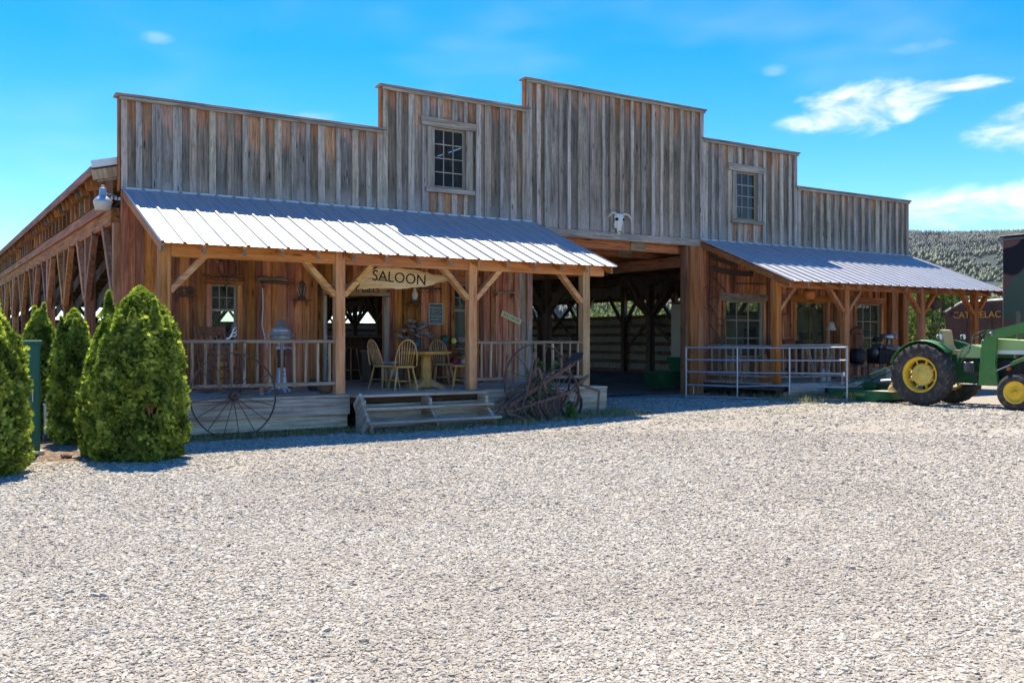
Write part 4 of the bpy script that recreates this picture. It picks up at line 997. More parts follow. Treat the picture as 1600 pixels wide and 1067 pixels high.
MB().bev((0, -.27, .56), (.50, .026, .06), .008, (R(8), 0, 0)).build('back_rail', 'chair_dark', rc)
for k in range(6): MB().beam((-.19+.076*k, -.27, .58), (-.19+.076*k, -.40, 1.0), .030, .012).build('slat', 'chair_dark', rc)
MB().tube([(-.27, .2, .26), (.27, .2, .26)], .013, 6).build('stretcher', 'chair_dark', rc)
# cream separator
cs = thing('cream_separator', 'old tin-bowled cream separator on a white three-footed stand', 'cream separator', (-8.66, -1.45, .60))
MB().prism([(-.085, .06), (.085, .06), (.05, .42), (-.05, .42)], -.06, .06, 'y').build('column', 'tin_white', cs)
for a in (-90, 30, 150):
    M = Matrix.Rotation(R(a), 4, 'Z'); MB().tube([M @ Vector((.05, 0, .12)), M @ Vector((.14, 0, .06)), M @ Vector((.22, 0, .012))], [.03, .024, .02], 7).build('foot', 'tin_white', cs)
for k in range(4): MB().lathe([(.016, 0), (.016, .006), (0, .006)], 8, Matrix.Rotation(R(90), 4, 'X')).build('vent', 'black', cs, (-.022+.044*(k % 2), -.06, .28+.07*(k//2)))
MB().lathe([(.05, .42), (.065, .45), (.06, .60), (.075, .63), (.075, .72), (.05, .74)], 16).build('gear_housing', 'iron', cs)
MB().lathe([(.09, .74), (.09, .78), (.06, .80), (.06, .86)], 16).build('spout_cover', 'tin', cs)
MB().lathe([(.06, .86), (.17, .90), (.185, .93), (.185, 1.00), (.195, 1.005), (.195, 1.02), (.18, 1.025), (.16, 1.06), (.17, 1.065), (.17, 1.075), (.10, 1.15), (.065, 1.17), (.065, 1.24), (.0, 1.245)], 26).build('supply_bowl', 'tin', cs)
for s in (-1, 1): MB().tube([(s*.18, 0, .99), (s*.225, 0, .985), (s*.225, 0, .965), (s*.19, 0, .955)], .007, 6).build('handle', 'tin', cs)
MB().tube([(.07, 0, .66), (.20, -.05, .66), (.20, -.05, .60)], .011, 6).build('crank', 'iron', cs)
MB().tube([(.06, -.02, .78), (.2, -.1, .74)], .018, 7).build('spout', 'tin', cs)
for i, (x, y, lab) in enumerate(((-8.02, -1.35, 'round brown crock on the deck behind the left railing'), (-8.22, -2.35, 'brown crock on the deck beside the saloon doorway post'))):
    jar('crock', lab, 'crock', (x, y, .60), [(.07, 0), (.12, .05), (.135, .11), (.11, .17), (.07, .20)], 'rust' if i else 'basket', parts=(('rim', [(.068, .195), (.085, .205), (.085, .22), (.06, .22)], 'rust'),))
# wall shelves
def bracket_shelf(label, x0, x1, z, depth=.17, mat='shelf_wood'):
    t = thing('wall_shelf', label, 'shelf', ((x0+x1)/2, -.03, z)); L = x1-x0
    MB().bev((0, -depth/2-.006, 0), (L, depth, .022), .004).build('board', mat, t)
    for s in (-1, 1): MB().prism([(-.008, -.011), (-depth*.8, -.011), (-.03, -.13), (-.008, -.13)], s*L*.36-.01, s*L*.36+.01, 'x').build('bracket', 'red_batten', t)
    return t
bracket_shelf('small plank shelf at the far left of the porch wall', -10.11, -9.73, 2.27)
bracket_shelf('long plank shelf holding a weathered ox yoke', -8.58, -7.96, 2.555)
bracket_shelf('little shelf under the glass lantern, left of the saloon door', -7.96, -7.64, 2.25)
bracket_shelf('little shelf under the pale oil lamp, right of the saloon door', -5.60, -5.29, 2.22)
bracket_shelf('empty grey plank shelf above the tilted yellow plate', -3.56, -2.98, 2.51, .2, 'grey_trim_x')
hr = thing('hook_rack', 'iron rack with hanging hooks above the framed whiskey poster', 'rack', (-5.04, -.05, 2.55))
MB().bev((0, 0, 0), (.54, .03, .03), .004).build('bar', 'iron', hr)
for k in range(5): MB().tube([(-.22+.11*k, -.02, 0), (-.22+.11*k, -.03, -.06), (-.20+.11*k, -.06, -.09), (-.20+.11*k, -.08, -.06)], .006, 5).build('hook', 'iron', hr)
ld = thing('glass_lantern', 'glass lantern with wire guard on the shelf left of the door', 'lantern', (-7.80, -.13, 2.262))
MB().lathe([(.07, 0), (.075, .03), (.05, .06), (.045, .08)], 14).build('fuel_base', 'iron', ld)
MB().lathe([(.05, .08), (.085, .15), (.088, .20), (.05, .27)], 14).build('globe', 'glass', ld)
MB().lathe([(.055, .27), (.06, .29), (.03, .33), (.03, .35), (0, .352)], 14).build('cap', 'iron', ld)
for k in range(8):
    a = k*math.pi/4; MB().tube([(.06*math.cos(a), .06*math.sin(a), .07), (.095*math.cos(a+.2), .095*math.sin(a+.2), .18), (.055*math.cos(a+.4), .055*math.sin(a+.4), .28)], .0035, 4).build('wire', 'galv', ld)
ol = thing('oil_lamp', 'pale oil lamp with dark foot on the shelf above the driftwood tree', 'lamp', (-5.43, -.13, 2.232))
MB().lathe([(.07, 0), (.06, .03), (.03, .05), (.04, .08)], 14).build('foot', 'iron', ol); MB().lathe([(.035, .08), (.06, .14), (.065, .19), (.04, .24), (.02, .30), (.015, .36)], 14).build('chimney', 'bone', ol)
wb_ = thing('wire_basket', 'dark wire basket on the small far left shelf', 'basket', (-9.93, -.14, 2.283))
for z, r in ((0, .10), (.05, .13), (.10, .14), (.14, .12)): torus(r, .006, 20, 5, 'z').build('hoop', 'iron', wb_, (0, 0, z+.006))
for k in range(10):
    a = k*.628; MB().tube([(.10*math.cos(a), .10*math.sin(a), 0), (.14*math.cos(a), .14*math.sin(a), .08), (.12*math.cos(a), .12*math.sin(a), .145)], .005, 4).build('wire', 'iron', wb_)
oy = thing('ox_yoke', 'weathered curved ox yoke lying on the long plank shelf', 'yoke', (-8.36, -.13, 2.60))
MB().tube([(-.30, 0, .0), (-.2, 0, .03), (-.05, 0, .015), (.12, 0, .035), (.3, 0, .0)], [.025, .04, .03, .04, .02], 8).build('beam', 'driftwood', oy); torus(.03, .006, 14, 5, 'y').build('ring', 'iron', oy, (-.05, -.03, -.01))
ms = thing('swingletree', 'dark wooden swingletree with iron fittings above the left window', 'harness bar', (-9.23, -.09, 2.60))
MB().tube([(-.36, 0, .015), (-.18, 0, .0), (0, 0, .005), (.2, 0, -.005), (.36, 0, -.02)], [.022, .036, .042, .036, .022], 8).build('bar', 'chair_dark', ms)
for x in (-.34, .02, .33): torus(.042, .008, 16, 6, 'x').build('ferrule', 'iron', ms, (x, 0, .0))
MB().tube([(.02, -.05, .02), (.04, -.06, -.08), (.0, -.06, -.14), (-.03, -.05, -.12)], .011, 6).build('hook', 'iron', ms)
hs = thing('horse_collar', 'old leather horse collar and hames hung above the left window', 'horse collar', (-9.18, -.07, 2.83))
MB().tube([(.16*math.cos(a)*(1.-.25*math.sin(a)), 0, .19*math.sin(a)) for a in (2*math.pi*i/20 for i in range(20))], .014, 7, closed=True).build('hames', 'iron', hs)
MB().tube([(-.19, 0, .16), (-.22, -.01, .10), (-.16, -.02, .04), (-.06, -.01, .10)], [.02, .05, .04, .015], 8).build('pad', 'chair_dark', hs)
MB().tube([(-.16, 0, .05), (-.13, 0, -.10), (-.02, 0, -.14)], .011, 6).build('strap', 'chair_dark', hs)
sc_ = thing('bent_rod', 'pale bent metal rod hanging from the end of the long shelf', 'rod', (-8.58, -.16, 2.43))
MB().tube([(0, 0, .02), (.015, 0, 0), (.02, 0, -.35), (.0, 0, -.65), (.03, -.02, -.80), (.12, -.05, -1.2)], .011, 7).build('shaft', 'tin_white', sc_); MB().tube([(.105, -.045, -1.13), (.125, -.052, -1.22)], .015, 7).build('grip', 'black', sc_)
an = thing('antler', 'bleached forked antler standing on the left railing', 'antler', (-9.86, -2.58, 1.50))
MB().tube([(-.06, 0, .015), (-.01, 0, .03), (.03, 0, .10), (.05, 0, .17), (.10, 0, .20)], [.018, .016, .013, .010, .004], 7).build('beam', 'bone', an)
for p in (((.0, 0, .05), (.08, 0, .06), (.10, 0, .10)), ((.03, 0, .10), (.09, .01, .115), (.10, .01, .16))): MB().tube(p, [.011, .009, .003], 6).build('tine', 'bone', an)
# signs
def ragged(pts, seed, k=.012, sub=5):
    rgn = random.Random(seed); o = []
    for (a, b) in zip(pts, pts[1:]+pts[:1]):
        for i in range(sub):
            t = i/sub; o.append((a[0]+(b[0]-a[0])*t+rgn.uniform(-k, k), a[1]+(b[1]-a[1])*t+rgn.uniform(-k, k)))
    return o
sg = thing('saloon_sign', 'live-edge plank sign carved SALOON hanging under the porch eave', 'sign', (-6.62, -2.2, 2.58))
MB().prism(ragged([(-.96, -.22), (-.88, -.04), (-.72, .12), (-.55, .185), (-.2, .19), (.15, .15), (.5, .09), (.92, .10), (.95, .04), (.70, -.03), (.35, -.13), (-.1, -.18), (-.6, -.185)], 3), -.022, .022).build('plank', 'sign_wood', sg)
rim_ = ragged([(-.93, -.20), (-.86, -.03), (-.71, .10), (-.55, .165), (-.2, .17)], 5, .01); 
lt = text_mesh('SALOON', .265, .003, 'burn', 0., .98); link('lettering', lt, sg, (-.17, -.0245, .0), (R(90), R(3), 0))
for x in (-.36, .12): MB().tube([(x, 0, .14), (x+.02, 0, .20), (x-.01, 0, .24), (x, 0, .30)], .008, 5).build('chain', 'galv', sg)
s2 = thing('doorway_sign', 'long darker plank sign above the saloon doorway, half hidden by the hanging sign', 'sign', (-6.68, -.10, 2.47))
MB().prism(ragged([(-.74, .11), (-.70, -.10), (-.3, -.12), (.2, -.115), (.55, -.06), (.74, .06), (.6, .12), (0, .13)], 8, .008), -.03, .03).build('plank', 'sign_wood_dark', s2)
link('lettering', text_mesh('WILD n BILLS', .17, .003, 'burn', 0., 1.), s2, (-.02, -.033, .01), (R(90), 0, 0))
bs = thing('small_sign', 'small white sign with green lettering under the left eave', 'sign', (-9.36, -2.44, 2.83))
MB().bev((0, 0, 0), (.28, .012, .075), .003).build('plate', 'sign_white', bs); link('lettering', text_mesh('BEER HERE', .055, .001, 'letter_green'), bs, (0, -.0075, .003), (R(90), 0, 0))
for s in (-1, 1): MB().tube([(s*.11, 0, .036), (s*.11, 0, .07)], .003, 4).build('wire', 'galv', bs)
po = thing('whiskey_poster', 'framed dark whiskey label poster on the wall above the shelves', 'poster', (-4.905, -.045, 2.035))
MB().box(-.162, .162, -.004, .008, -.212, .212).build('board', 'poster_dark', po)
fr_ = MB(); fr_.bev((-.158, -.004, 0), (.016, .018, .43), .003); fr_.bev((.158, -.004, 0), (.016, .018, .43), .003); fr_.bev((0, -.004, .207), (.30, .018, .016), .003); fr_.bev((0, -.004, -.207), (.30, .018, .016), .003); fr_.build('frame', 'poster_pale', po)
for (tx, sz, z) in (("JACK DANIEL'S", .047, .125), ('Old No. 7', .042, .045), ('Tennessee', .062, -.045), ('WHISKEY', .055, -.115), ('SOUR MASH', .026, -.168)):
    link('lettering', text_mesh(tx, sz, .0008, 'poster_pale'), po, (0, -.0055, z), (R(90), 0, 0))
MB().tube([(.115*math.cos(a), -.0055, .045+.05*math.sin(a)) for a in (2*math.pi*i/28 for i in range(28))], .003, 4, closed=True).build('oval', 'poster_pale', po)
yp = thing('yellow_plate', 'weathered yellow name plate nailed at a tilt beside the passage', 'sign', (-3.06, -.055, 1.975), 0, None, (0, R(21), 0))
MB().bev((0, 0, 0), (.54, .012, .125), .004).build('plate', 'plate_yellow', yp); link('lettering', text_mesh('BULL RIDER', .085, .001, 'rust'), yp, (0, -.0075, 0), (R(90), 0, 0))
# cattle skull on the header
sk = thing('cattle_skull', 'bleached cattle skull with curved horns on the tall centre front', 'skull', (-.10, -.09, 4.20))
sect = [(.24, .105, .05), (.20, .13, .07), (.14, .145, .085), (.07, .125, .08), (.0, .10, .075), (-.07, .075, .065), (-.14, .062, .055), (-.20, .058, .045), (-.245, .04, .03)]
N = 16; vs = []; fs = []
for (z, hw, dp) in sect:
    for j in range(N):
        a = 2*math.pi*j/N; vs.append((hw*math.cos(a), -dp*math.sin(a)*(.9 if math.sin(a) > 0 else .5), z+.012*mnoise.noise(Vector((a, z*9, 1)))))
for i in range(len(sect)-1):
    for j in range(N): fs.append((i*N+j, i*N+(j+1) % N, (i+1)*N+(j+1) % N, (i+1)*N+j))
fs += [tuple(range(N)), tuple(range((len(sect)-1)*N, len(sect)*N))]
MB().add(vs, fs, True).build('cranium', 'bone', sk)
for s in (-1, 1):
    MB().lathe([(.0, -.012), (.036, -.010), (.040, .0), (.03, .006), (.0, .008)], 12, Matrix.Rotation(R(90), 4, 'X') @ Matrix.Rotation(s*.5, 4, 'Y')).build('eye_socket', 'eye_black', sk, (s*.105, -.055, .10))
    MB().lathe([(.0, -.008), (.016, -.006), (.014, .01)], 10, Matrix.Rotation(R(90), 4, 'X')).build('nostril', 'eye_black', sk, (s*.022, -.040, -.19))
    MB().tube([(s*.09, -.01, .215), (s*.16, -.03, .235), (s*.24, -.06, .215), (s*.305, -.07, .14), (s*.325, -.06, .05)] if s > 0 else [(-.09, -.01, .215), (-.17, -.03, .245), (-.26, -.06, .235), (-.34, -.07, .16), (-.37, -.06, .12)], [.036, .034, .028, .018, .005], 10).build('horn', 'horn', sk)
MB().tube([(-.11, -.03, .09), (-.14, -.03, .0), (-.13, -.02, -.09), (-.09, -.02, -.10)], [.012, .03, .035, .015], 8).build('cheek_bone', 'bone', sk)
# inside the saloon doorway: bar and stools
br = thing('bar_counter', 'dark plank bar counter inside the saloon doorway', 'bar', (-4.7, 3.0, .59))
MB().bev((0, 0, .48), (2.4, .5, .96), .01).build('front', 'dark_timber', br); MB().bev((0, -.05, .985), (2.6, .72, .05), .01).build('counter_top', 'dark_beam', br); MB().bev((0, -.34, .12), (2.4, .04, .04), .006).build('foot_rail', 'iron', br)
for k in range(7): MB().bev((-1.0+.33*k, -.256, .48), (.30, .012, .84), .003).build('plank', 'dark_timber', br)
def stool(label, x, y):
    t = thing('bar_stool', label, 'stool', (x, y, .59), random.random(), 'stools at the saloon bar')
    MB().lathe([(.0, .72), (.15, .72), (.165, .735), (.16, .755), (0, .76)], 18).build('seat', 'chair_dark', t)
    for k in range(4):
        a = math.pi/4+k*math.pi/2; c, s = math.cos(a), math.sin(a); MB().tube([(c*.12, s*.12, .72), (c*.22, s*.22, 0)], [.018, .015], 7).build('leg', 'timber_d', t)
        a2 = a+math.pi/2; c2, s2_ = math.cos(a2), math.sin(a2); MB().tube([(c*.188, s*.188, .24), (c2*.188, s2_*.188, .24)], .011, 6).build('rung', 'timber_d', t)
stool('dark bar stool seen through the saloon doorway, nearest the left jamb', -6.55, 1.5); stool('dark bar stool deeper inside the saloon doorway, at the bar', -5.75, 2.35)
bb = thing('bar_chest', 'dark chest with a pale label inside the saloon doorway', 'chest', (-5.35, 1.75, .59))
MB().bev((0, 0, .33), (.62, .5, .62), .012).build('body', 'dark_timber', bb); MB().bev((0, 0, .67), (.66, .54, .05), .01).build('lid', 'dark_beam', bb); MB().box(-.20, .10, -.256, -.252, .36, .50).build('label_plate', 'metal_dull', bb)
# ---------------------------------------------------------------- rusty horse-drawn implement in front of the deck
pw = thing('horse_plough', 'rusty horse-drawn riding cultivator with iron wheels, overgrown with weeds', 'plough', (-4.30, -3.22, .05))
def iron_wheel(cx, cy, R_, nsp, name='wheel', ry=0., rx=0.):
    M = Matrix.Translation((cx, cy, R_)) @ Matrix.Rotation(ry, 4, 'Z') @ Matrix.Rotation(rx, 4, 'X')
    w_ = MB().lathe([(R_-.010, -.035), (R_, -.035), (R_, .035), (R_-.010, .035), (R_-.010, -.035)], 44, M @ Matrix.Rotation(R(90), 4, 'X'), False, False).build(name, 'rust', pw)
    MB().lathe([(.0, -.09), (.045, -.09), (.05, 0), (.045, .09), (0, .09)], 12, M @ Matrix.Rotation(R(90), 4, 'X')).build('hub', 'rust', w_)
    for k in range(nsp):
        a = 2*math.pi*k/nsp+.2; s = .05*(-1)**k
        MB().tube([M @ Vector((.04*math.cos(a), s, .04*math.sin(a))), M @ Vector(((R_-.006)*math.cos(a), 0, (R_-.006)*math.sin(a)))], .008, 5).build('spoke', 'rust', w_)
iron_wheel(.08, -.22, .46, 10, 'front_wheel', .05)
iron_wheel(-.06, .26, .69, 12, 'rear_wheel', -.08)
iron_wheel(.60, .12, .26, 8, 'tail_wheel', .1)
fr = lambda a, b, w=.03, h=.045, nm='frame_bar': MB().beam(a, b, w, h, b=.006).build(nm, 'rust', pw)
fr((-.95, -.18, .30), (.52, .02, .98), .045, .065); fr((-.95, .22, .34), (.10, .25, .86), .03, .05)
fr((-.90, -.30, .24), (.30, -.25, .50), .03, .05); fr((-.62, -.35, .36), (-.60, .34, .38)); fr((.0, -.30, .52), (.0, .36, .60), .045, .045, 'axle'); fr((.30, -.22, .50), (.92, .02, .78), .04, .06)
fr((-1.1, -.1, .25), (-.5, .0, .52), .05, .06, 'tongue'); fr((-.2, -.22, .56), (-.35, -.2, .95)); fr((-.35, .15, .45), (-.1, .2, 1.12))
for (a, b) in (((-.66, -.22, .40), (-.50, -.26, 1.14)), ((-.52, .10, .42), (-.20, .14, 1.20)), ((-.80, .20, .40), (-.74, .24, 1.10))):
    lv = MB().tube([a, tuple((Vector(a)+Vector(b))/2+Vector((.02, 0, 0))), b], [.016, .014, .012], 6).build('lever', 'rust', pw); MB().tube([b, tuple(Vector(b)+Vector((.02, 0, .09)))], .02, 6).build('lever_grip', 'rust', lv)
for k, (a, b) in enumerate((((-.9, -.34, .1), (-.3, -.1, .75)), ((-.5, -.4, .12), (.1, .1, .7)), ((-.2, -.4, .10), (.35, .2, .72)), ((-.75, .1, .2), (-.6, .2, .95)), ((-.1, -.3, .3), (-.3, .3, .9)), ((.1, .2, .3), (.5, -.1, .9)), ((-1.0, .2, .15), (-.4, .3, .6)), ((-.4, -.42, .05), (-.62, -.2, .62)), ((.3, -.3, .08), (.1, -.1, .66)), ((-.85, -.1, .3), (-.2, .25, .55)))):
    MB().tube([a, tuple((Vector(a)+Vector(b))/2+Vector((.03*math.sin(k*2.1), .03, .04*math.cos(k*1.7)))), b], .010, 5).build('tie_rod', 'rust', pw)
for k in range(5): MB().tube([(-.7+.16*k, -.28, .42), (-.78+.16*k, -.34, .30), (-.74+.16*k, -.38, .16), (-.62+.16*k, -.40, .05)], [.012, .013, .012, .006], 5).build('spring_tine', 'rust', pw)
# seat: dished iron pan with holes
sm = MB(); n_ = 18; 
def pan(u, v): r = .19*v; return (r*math.cos(u)*1.05, r*math.sin(u), .05*v*v+(.05 if math.cos(u) > .3 else 0)*v**3)
vs = [(0, 0, 0)]+[pan(2*math.pi*i/n_, v) for v in (.4, .75, 1.) for i in range(n_)]
sm.add(vs, [(0, 1+i, 1+(i+1) % n_) for i in range(n_)]+[(1+r*n_+i, 1+(r+1)*n_+i, 1+(r+1)*n_+(i+1) % n_, 1+r*n_+(i+1) % n_) for r in (0, 1) for i in range(n_)], True)
seat_ = sm.build('seat', 'iron', pw, (.62, .02, 1.05), (0, R(-24), 0)); seat_.modifiers.new('thick', 'SOLIDIFY').thickness = .008
MB().tube([(.36, .02, .92), (.55, .02, .98), (.62, .02, 1.05)], .022, 6).build('seat_spring', 'rust', pw)
for k, (x, y) in enumerate(((-.80, -.20), (-.55, .05), (-.30, -.25), (-.15, .18), (-.70, .3))):
    MB().tube([(x, y, .40), (x-.06, y, .22), (x+.02, y, .08), (x+.12, y, .03)], [.017, .016, .015, .010], 6).build('tine', 'rust', pw)
    MB().prism([(.06, .0), (.20, .03), (.12, .14)], y-.05, y-.035, 'y', Matrix.Translation((x, 0, .0))).build('share', 'rust', pw)
MB().lathe([(.02, -.004), (.24, -.004), (.24, .004), (.02, .004)], 26, Matrix.Translation((-.15, -.05, .26)) @ Matrix.Rotation(R(75), 4, 'X')).build('disc', 'rust', pw)
MB().lathe([(.02, -.004), (.22, -.004), (.22, .004), (.02, .004)], 26, Matrix.Translation((.12, .08, .25)) @ Matrix.Rotation(R(70), 4, 'X')).build('disc', 'rust', pw)
fr((.62, -.18, .62), (1.05, -.14, .50), .03, .045); fr((1.05, -.14, .52), (1.02, -.14, .05), .025, .04); fr((-1.05, -.28, .18), (-.55, -.32, .02), .03, .05)
# weeds: leafy stems growing through it
def weed(label, loc, H, n, seed, mat='weed_leaf', spread=.16, cat='weed', name='leafy_weed', group=None, lw=.5, ll=(.05, .10)):
    rng = np.random.default_rng(seed); t = thing(name, label, cat, loc, 0, group); mb = MB(); C = []; D = []
    for k in range(max(3, n//40)):
        a = rng.uniform(0, 6.28); p = [Vector((0.02*math.cos(a), .02*math.sin(a), 0))]; d = Vector((spread*math.cos(a), spread*math.sin(a), 1)).normalized(); hh = H*rng.uniform(.55, 1)
        for i in range(4): p.append(p[-1]+(d+Vector(rng.normal(size=3)*.12)).normalized()*hh/4)
        mb.tube(p, [.005, .005, .004, .003, .002], 4)
        for i in range(40):
            u = rng.uniform(.15, 1)*4; i0 = min(3, int(u)); q = p[i0].lerp(p[i0+1], u-i0); C.append(q); D.append((rng.normal(), rng.normal(), .35))
    mb.build('stem', 'weed_stem', t); C = np.array(C); D = np.array(D); L = rng.uniform(*ll, len(C))
    link('leaves', leaves(C, D, L, L*lw, np.clip(rng.normal(.5, .25, len(C)), 0, 1), rng, (0.,), 'leaves', mat), t); return t
paint('weed_stem', (.09, .13, .04), .8)
weed('leafy green weed growing up through the rusty cultivator beside its seat bar', (-4.28, -3.02, .0), 1.20, 420, 1)
weed('green weed under the near wheel of the rusty cultivator', (-4.02, -3.55, 0), .42, 240, 2)
weed('low green weed in the middle of the rusty cultivator frame', (-4.62, -3.20, .0), .62, 240, 3)

# ---------------------------------------------------------------- tube gate
ga, gb_ = Vector((1.16, -1.0, .10)), Vector((2.98, -4.04, .19)); dv = gb_-ga; GL = dv.length
gt = thing('tube_gate', 'grey tubular steel farm gate standing in front of the right porch', 'gate', ga, math.atan2(dv.y, dv.x))
for z in (.09, .36, .66, .94, 1.22): MB().tube([(0, 0, z), (GL*.35, 0, z+(-.015 if z == .36 else 0)), (GL*.55, 0, z+(.02 if z == .36 else 0)), (GL, 0, z+.015)], .021, 8).build('rail', 'gate_steel', gt)
for x in (0.0, GL*.335, GL*.66): MB().tube([(x, .0, .02), (x, .0, 1.24)], .022, 8).build('upright', 'gate_steel', gt)
MB().tube([(GL, 0, -.03), (GL, 0, 1.28)], .026, 8).build('end_post', 'gate_steel', gt)
MB().tube([(.17, .02, .09), (.17, .02, .32)], .018, 6).build('foot', 'gate_steel', gt)
for k in range(9): torus(.022, .005, 10, 5, 'y' if k % 2 else 'x').build('chain_link', 'galv', gt, (GL-.09, -.04, .66-.037*k))
MB().bev((GL-.06, 0, .66), (.05, .05, .10), .006).build('latch', 'galv', gt)

# ---------------------------------------------------------------- tractor (local +x forward, -y is the side seen)
tr = thing('green_tractor', 'green farm tractor with front loader and yellow wheels, parked before the right porch', 'tractor', (4.05, -5.48, .155), R(-84)); tr.scale = (.895,)*3
RX = Matrix.Rotation(R(90), 4, 'X')
def tyre_wheel(x, y, R_, Wd, rimR, rear):
    M = Matrix.Translation((x, y, R_)) @ RX; s = 1 if y < 0 else -1    # lathe axis: +z of the lathe points to -y
    h = Wd/2; w_ = MB().lathe([(rimR, -h*.75), (rimR+.02, -h*.95), (R_-.16 if rear else R_-.10, -h), (R_-.05, -h*.93), (R_-.025 if rear else R_-.015, -h*.72), (R_-.02 if rear else R_, 0), (R_-.025 if rear else R_-.015, h*.72), (R_-.05, h*.93), (R_-.16 if rear else R_-.10, h), (rimR+.02, h*.95), (rimR, h*.75)], 48, M, True, False).build('wheel', 'rubber', tr)
    if rear:
        lug = MB()
        for k in range(22):
            for sd in (-1, 1):
                a = 2*math.pi*(k+.25*(sd+1))/22; 
                P = lambda r, t, zz: M @ Vector((r*math.cos(a+t), r*math.sin(a+t), zz))
                t0, t1 = .0, .20
                v_ = [P(R_-.03, t1-.06, .0), P(R_-.03, t1+.06, .0), P(R_-.05, t0+.055, sd*h*.97), P(R_-.05, t0-.055, sd*h*.97), P(R_+.005, t1-.04, .0), P(R_+.005, t1+.04, .0), P(R_-.02, t0+.04, sd*h*1.0), P(R_-.02, t0-.04, sd*h*1.0), P(R_-.13, t0+.04, sd*h*1.0), P(R_-.13, t0-.04, sd*h*1.0)]
                lug.add(v_, [(4, 5, 6, 7), (0, 4, 7, 3), (1, 2, 6, 5), (0, 1, 5, 4), (3, 7, 9), (2, 8, 6), (7, 6, 8, 9)])
        lug.build('tread_lugs', 'rubber', w_)
        MB().lathe([(rimR+.01, -h*.8), (rimR+.015, h*.80), (rimR+.0, h*.86), (rimR-.035, h*.80), (rimR-.06, h*.45), (rimR-.05, -h*.5), (rimR-.03, -h*.8)], 40, M, True, False).build('rim', 'yellow_paint', w_)
        zf = h*.30
        MB().lathe([(0, zf+.02), (.07, zf+.02), (.09, zf), (.19, zf-.005), (.245, zf-.02), (.26, zf-.05), (.255, zf-.09), (0, zf-.09)], 32, M if s > 0 else Matrix.Translation((x, y, R_)) @ Matrix.Rotation(R(-90), 4, 'X')).build('wheel_disc', 'yellow_pale', w_)
        for k in range(8):
            a = 2*math.pi*k/8; Mk = (M if s > 0 else Matrix.Translation((x, y, R_)) @ Matrix.Rotation(R(-90), 4, 'X')) @ Matrix.Translation((.155*math.cos(a), .155*math.sin(a), zf-.005))
            MB().lathe([(.014, 0), (.014, .018), (0, .02)], 6, Mk).build('bolt', 'yellow_pale', w_)
        for k in range(8):
            a = 2*math.pi*(k+.5)/8; p0 = M @ Vector((.245*math.cos(a), .245*math.sin(a), s*zf*.6)); p1 = M @ Vector(((rimR-.04)*math.cos(a), (rimR-.04)*math.sin(a), s*zf*.8)); MB().beam(p0, p1, .07, .03).build('rim_lug', 'yellow_paint', w_)
    else:
        for g in (-.45, 0, .45): MB().lathe([(R_-.006, g*h-.012), (R_+.006, g*h-.006), (R_+.006, g*h+.006), (R_-.006, g*h+.012)], 40, M, True, False).build('tread_rib', 'rubber', w_)
        Mo = M if s > 0 else Matrix.Translation((x, y, R_)) @ Matrix.Rotation(R(-90), 4, 'X')
        MB().lathe([(rimR+.012, -h*.7), (rimR+.015, h*.82), (rimR-.005, h*.88), (rimR-.03, h*.80), (rimR-.05, h*.40), (rimR-.08, h*.30), (.10, h*.42), (.08, h*.55), (.045, h*.58), (.04, h*.9), (0, h*.95)], 32, Mo).build('rim', 'yellow_paint', w_)
        for k in range(6):
            a = math.pi*k/3; MB().lathe([(.010, 0), (.010, .014), (0, .015)], 6, Mo @ Matrix.Translation((.065*math.cos(a), .065*math.sin(a), h*.55))).build('bolt', 'yellow_paint', w_)
for y in (-.70, .70): tyre_wheel(0, y, .71, .37, .40, True)
for y in (-.62, .62): tyre_wheel(2.02, y, .385, .19, .235, False)
B = lambda nm, c, d, mt, b=.015, rot=None: MB().bev(c, d, b, rot).build(nm, mt, tr)
B('transmission', (.55, 0, .78), (1.15, .42, .52), 'green_dark', .04); B('rear_axle', (0, 0, .71), (.28, 1.10, .26), 'green_dark', .05)
B('engine_block', (1.60, 0, .82), (1.0, .34, .55), 'engine', .03); B('front_axle', (2.02, 0, .46), (.14, 1.05, .12), 'green_dark', .02); B('axle_bolster', (2.0, 0, .62), (.30, .34, .30), 'green_dark', .03)
MB().prism([(1.22, 1.20), (2.42, 1.17), (2.42, 1.40), (2.30, 1.47), (1.30, 1.53), (1.22, 1.50)], -.26, .26, 'y').build('hood', 'green_pale', tr)
MB().tube([(1.24, -.20, 1.49), (2.34, -.20, 1.435)], .05, 8).build('hood_edge', 'green_pale', tr); MB().tube([(1.24, .20, 1.49), (2.34, .20, 1.435)], .05, 8).build('hood_edge', 'green_pale', tr)
for s in (-1, 1):
    B('hood_stripe', (1.83, s*.2635, 1.235), (1.15, .006, .085), 'white_paint', .002)
    g_ = B('side_grille', (2.22, s*.25, .95), (.42, .02, .46), 'black', .005)
    for k in range(8): MB().bev((2.05+.05*k, s*.265, .95), (.014, .012, .44), .002).build('grille_bar', 'green_dark', g_)
link('lettering', text_mesh('1020', .07, .001, 'black'), tr, (2.12, -.268, 1.235), (R(90), 0, 0))
B('radiator', (2.38, 0, .98), (.10, .46, .56), 'black', .02); B('dash', (1.14, 0, 1.30), (.14, .40, .42), 'green_paint', .03)
MB().prism([(.58, 1.10), (1.12, 1.10), (1.12, 1.34), (.90, 1.40), (.66, 1.30)], -.30, .30, 'y').build('platform_tank', 'green_pale', tr)
